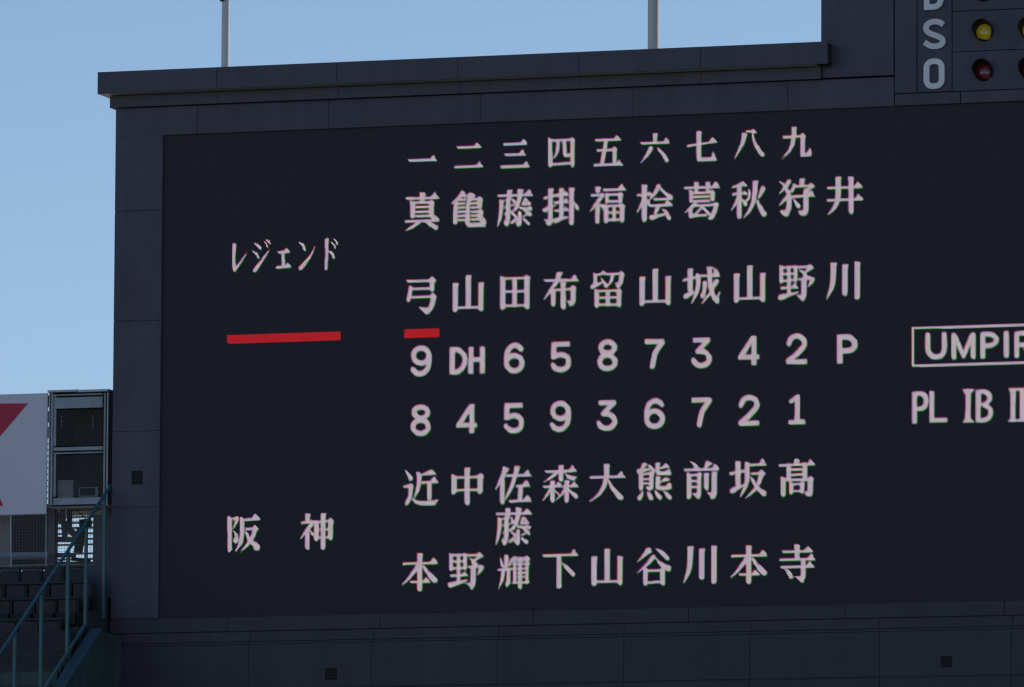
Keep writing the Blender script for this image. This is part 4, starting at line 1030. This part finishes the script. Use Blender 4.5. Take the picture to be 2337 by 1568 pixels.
for (x0, y0, x1, y1, w_, y) in ((142, 1159, 148, 1228, 0.075, 1.42), (159, 1159, 158, 1215, 0.08, 1.50), (124, 1170, 172, 1222, 0.10, 1.30), (118, 1231, 170, 1231, 0.085, 1.20), (118, 1267, 172, 1267, 0.075, 1.22), (122, 1285, 212, 1285, 0.05, 1.25)):
    MB().bar(P3(x0, y0, y), P3(x1, y1, y), w_, 0.07, up=(0, 1, 0)).build('strut', MSLATE, st)
fl = thing('floodlight', 'dark floodlight on a stand, seen through the railing below the cage', 'lamp', P3(185, 1290, 1.0))
hd = MB()
p, q = P3(182, 1195, 1.05), P3(208, 1193, 1.15)
hd.tube(p, q, 0.075, 18)
hd.build('lamp_head', MTRIM, fl, smooth=True)
MB().bar(P3(186, 1205, 1.05), P3(178, 1262, 1.05), 0.13, 0.1, up=(0, 1, 0)).build('stand', MTRIM, fl)
MB().bar(P3(164, 1276, 1.0), P3(206, 1279, 1.0), 0.06, 0.06, up=(0, 1, 0)).build('base', MBLK, fl)
MB().bar(P3(174, 1163, 1.1), P3(204, 1192, 1.0), 0.014, 0.014, up=(0, 1, 0)).build('cable', MBLK, st)
pp = MB().tube(P3(-200, 1271, 0.7), P3(112, 1267.5, 0.7), 0.062, 20).build('handrail_pipe', MPIPE, smooth=True)
tag(pp, 'thick bluish horizontal pipe above the top row of seats', 'pipe')
nf = thing('wire_netting', 'square wire netting stretched between the seats and the cage', 'netting', P3(0, 1295, 0.35))
b = MB()
pa, pb = P3(-40, 1297, 0.35), P3(248, 1159, 0.35)
xx = pa[0]
while xx < pb[0]:
    b.bar((xx, 0.35, pa[2]), (xx, 0.35, pb[2]), 0.0045, 0.0045, up=(0, 1, 0))
    xx += 0.052
zz = pa[2]
while zz < pb[2]:
    b.bar((pa[0], 0.354, zz), (pb[0], 0.354, zz), 0.0045, 0.0045)
    zz += 0.052
kind(b.build('wire_mesh', MWIRE, nf), 'stuff')
MB().bar(P3(25, 1297, 0.36), P3(25, 1159, 0.36), 0.02, 0.02, up=(0, 1, 0)).build('post', MSTLT, nf)
MB().bar(P3(105, 1297, 0.36), P3(105, 1175, 0.36), 0.012, 0.012, up=(0, 1, 0)).build('post', MSTLT, nf)

# ------------------------------------------------------------------ terrace, seats
XR = -0.02                                       # plane of the stair railing
row_py = [1294, 1329, 1364.5, 1412, 1452, 1495, 1534, 1574]
DR = 0.46
rows = []
for k, py in enumerate(row_py):
    Yk = -0.05 - DR * k
    rows.append((Yk, float(at(0, py, Yk)[2])))
b = MB()
for k, (Yk, zt_) in enumerate(rows):
    fl_ = zt_ - 0.55
    b.box(-12.0, XR - 0.02 - 0.001 * k, Yk - 0.30, Yk - 0.30 + DR + (1.2 if k == 0 else 0.0) - 0.002, fl_ - 1.5, fl_)
last = rows[-1]
for k in range(1, 30):
    z_ = last[1] - 0.55 - 0.30 * k
    if z_ > 0.3:
        b.box(-12.0, XR - 0.04, last[0] - 0.30 - DR * k, last[0] - 0.30 - DR * (k - 1) - 0.002, max(z_ - 1.5, -0.1), z_)
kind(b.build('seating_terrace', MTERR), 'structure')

b = MB()
for k in range(44):                                  # the stand that falls away in front of the scoreboard
    z_ = 14.1 - 0.30 * k
    b.box(XR + 0.4, 40.0, -0.2 - 0.62 * (k + 1), -0.2 - 0.62 * k - 0.002, -0.1, z_)
kind(b.build('lower_terrace', MTERR), 'structure')

ORD = ['first', 'second', 'third', 'fourth', 'fifth', 'sixth', 'seventh', 'eighth', 'ninth']
SW = 0.405


def make_seat():
    t_ = thing('stadium_seat', 'x', 'seat', (0, 0, 0), 'folding seats in rows beside the scoreboard')
    MB().bbox(-SW / 2 + 0.004, SW / 2 - 0.004, -0.012, 0.03, -0.046, 0.0, 0.008).build('top_rail', MTRIM, t_)
    b = MB()
    hw = 0.172
    prof = [(-hw, -0.30), (-hw + 0.02, -0.33), (hw - 0.02, -0.33), (hw, -0.30), (hw, -0.082), (hw - 0.022, -0.062), (-hw + 0.022, -0.062), (-hw, -0.082)]
    n = len(prof)
    for i in range(n):
        x_, z_ = prof[i]
        b.v.append((x_, 0.012 + 0.10 * z_ * -0.0, z_))
    b.v += [(x_ * 0.94, 0.0 + 0.01, z_ * 0.985 - 0.002) for x_, z_ in prof]
    b.v += [(x_, 0.03, z_) for x_, z_ in prof]
    b.v = [(x_, (-0.004 if i // n == 1 else (0.006 if i // n == 0 else 0.03)), z_) for i, (x_, y_, z_) in enumerate(b.v)]
    b.f.append(tuple(range(n, 2 * n)))
    for i in range(n):
        j = (i + 1) % n
        b.f.append((i, j, n + j, n + i))
        b.f.append((i, 2 * n + i, 2 * n + j, j))
    b.build('backrest', MSEAT, t_, fix=True)
    MB().bbox(-0.17, 0.17, -0.10, -0.05, -0.50, -0.28, 0.015).build('seat_pan', MSEAT2, t_)
    MB().bar((0.197, 0.01, -0.03), (0.197, 0.01, -0.54), 0.03, 0.06, up=(0, 1, 0)).build('bracket', MSEAT2, t_)
    return t_


def copy_tree(o):
    c_ = o.copy()
    col.objects.link(c_)
    for ch in list(o.children):
        d = ch.copy()
        col.objects.link(d)
        d.parent = c_
    return c_


seat0 = make_seat()
used = False
joint0 = [252, 62, 100, 220, 180, 148, 118, 88]     # picture x (5.56 x) of one joint in each row
joint_px = [45.5, 11, 78, 39.7, 20, 60, 35, 12]
for k, (Yk, zt_) in enumerate(rows[:4]):
    xj = float(at(joint_px[k], row_py[k], Yk)[0])
    xmax = float(at(236 - 3 * k, row_py[k], Yk)[0])
    n0 = int((xmax - xj) / SW) + 3
    cnt = 0
    for i in range(n0, -40, -1):
        xs_ = xj + (i + 0.5) * SW
        if xs_ + SW / 2 > XR - 0.06:
            continue
        if xs_ < float(at(-45, 1400, Yk)[0]):
            break
        s = seat0 if not used else copy_tree(seat0)
        used = True
        s.location = (xs_, Yk, zt_)
        s['label'] = 'dark folding stadium seat, %s from the scoreboard wall in the %s row from the top' % (ORD[min(cnt, 8)], ORD[k])
        cnt += 1

# barrier wall below the fourth row of seats
Yb = rows[3][0] - 0.26
rect_thing('barrier_wall', -260, 1438, 203, 1494, Yb, 0.06, MSEATW, 'flat dark purple wall below the lowest seat row', 'wall', XR - 0.05)
rect_thing('barrier_ledge', -260, 1495, 195, 1502, Yb - 0.05, 0.2, MBROWN, 'thin brownish ledge along the foot of the dark purple wall', 'ledge', XR - 0.05)
rect_thing('lower_slab', -260, 1531, 180, 1620, Yb - 0.62, 0.1, MPARS, 'dull green wall at the bottom left behind the railing posts', 'wall', XR - 0.05)

# ------------------------------------------------------------------ stair railing
rl = thing('stair_railing', 'teal painted stair railing climbing to the scoreboard wall', 'railing', (XR, -4.5, 12.0))


def RX(px, py, dx=0.0):
    p = atx(px, py, XR + dx)
    return (float(p[0]), float(p[1]), float(p[2]))


def hand_y(px):
    return 1108.5 + (252.6 - px) * 1.515


MB().bar(RX(252.6, 1108.5), RX(-40, hand_y(-40)), 0.046, 0.040).build('handrail', MTEAL, rl)
for px, bot in ((238.6, 1412), (197, 1431), (155.5, 1500), (95, 1620), (34, 1720), (-28, 1800)):
    t0 = RX(px, hand_y(px) + 3)
    pb_ = RX(px - 2, bot)
    MB().bar((XR, t0[1], t0[2]), (XR, t0[1], pb_[2]), 0.052, 0.05, up=(0, 1, 0)).build('post', MTEAL2, rl)
MB().bar(RX(193, 1427), RX(80, 1427 + 113 * 1.56), 0.045, 0.035).build('lower_rail', MTEAL2, rl)

# ------------------------------------------------------------------ sloping parapet beside the stair
XA, XB = XR + 0.05, XR + 0.27
pa = atx(205, 1434, XA)
pb = atx(110, 1434 + 95 * 1.56, XA)
dydz = ((pb[1] - pa[1]), (pb[2] - pa[2]))
top0 = (float(pa[1]), float(pa[2]))
k_ = 6.0
bot0 = (top0[0] + dydz[0] * k_, top0[1] + dydz[1] * k_)
b = MB()
V = [(XA, top0[0], top0[1]), (XB, top0[0], top0[1]), (XB, bot0[0], bot0[1]), (XA, bot0[0], bot0[1])]
b.v = V + [(x_, y_, z_ - 0.05) for x_, y_, z_ in V]
b.f = [(0, 1, 2, 3), (4, 7, 6, 5), (0, 4, 5, 1), (1, 5, 6, 2), (2, 6, 7, 3), (3, 7, 4, 0)]
pw = thing('stair_parapet', 'sloping blue green capped parapet beside the stair railing', 'parapet', (XA, bot0[0], 0.0))
b.build('cap', MPARA, pw, fix=True)
b = MB()
V = [(XA + 0.01, Y_WALL - 0.04, top0[1] - 0.052), (XA + 0.01, top0[0], top0[1] - 0.052), (XA + 0.01, bot0[0], bot0[1] - 0.052), (XA + 0.01, Y_WALL - 0.04, 0.0)]
V = [(XA + 0.01, top0[0], top0[1] - 0.052), (XA + 0.01, bot0[0], bot0[1] - 0.052), (XA + 0.01, bot0[0], 0.05), (XA + 0.01, -0.075, 0.05), (XA + 0.01, -0.075, top0[1] - 0.06)]
b.v = V + [(XB - 0.012, y_, z_) for _, y_, z_ in V]
b.f = [(0, 1, 2, 3, 4), (5, 9, 8, 7, 6)] + [(i, 5 + i, 5 + (i + 1) % 5, (i + 1) % 5) for i in range(5)]
b.build('wall', MPARS, pw, fix=True)
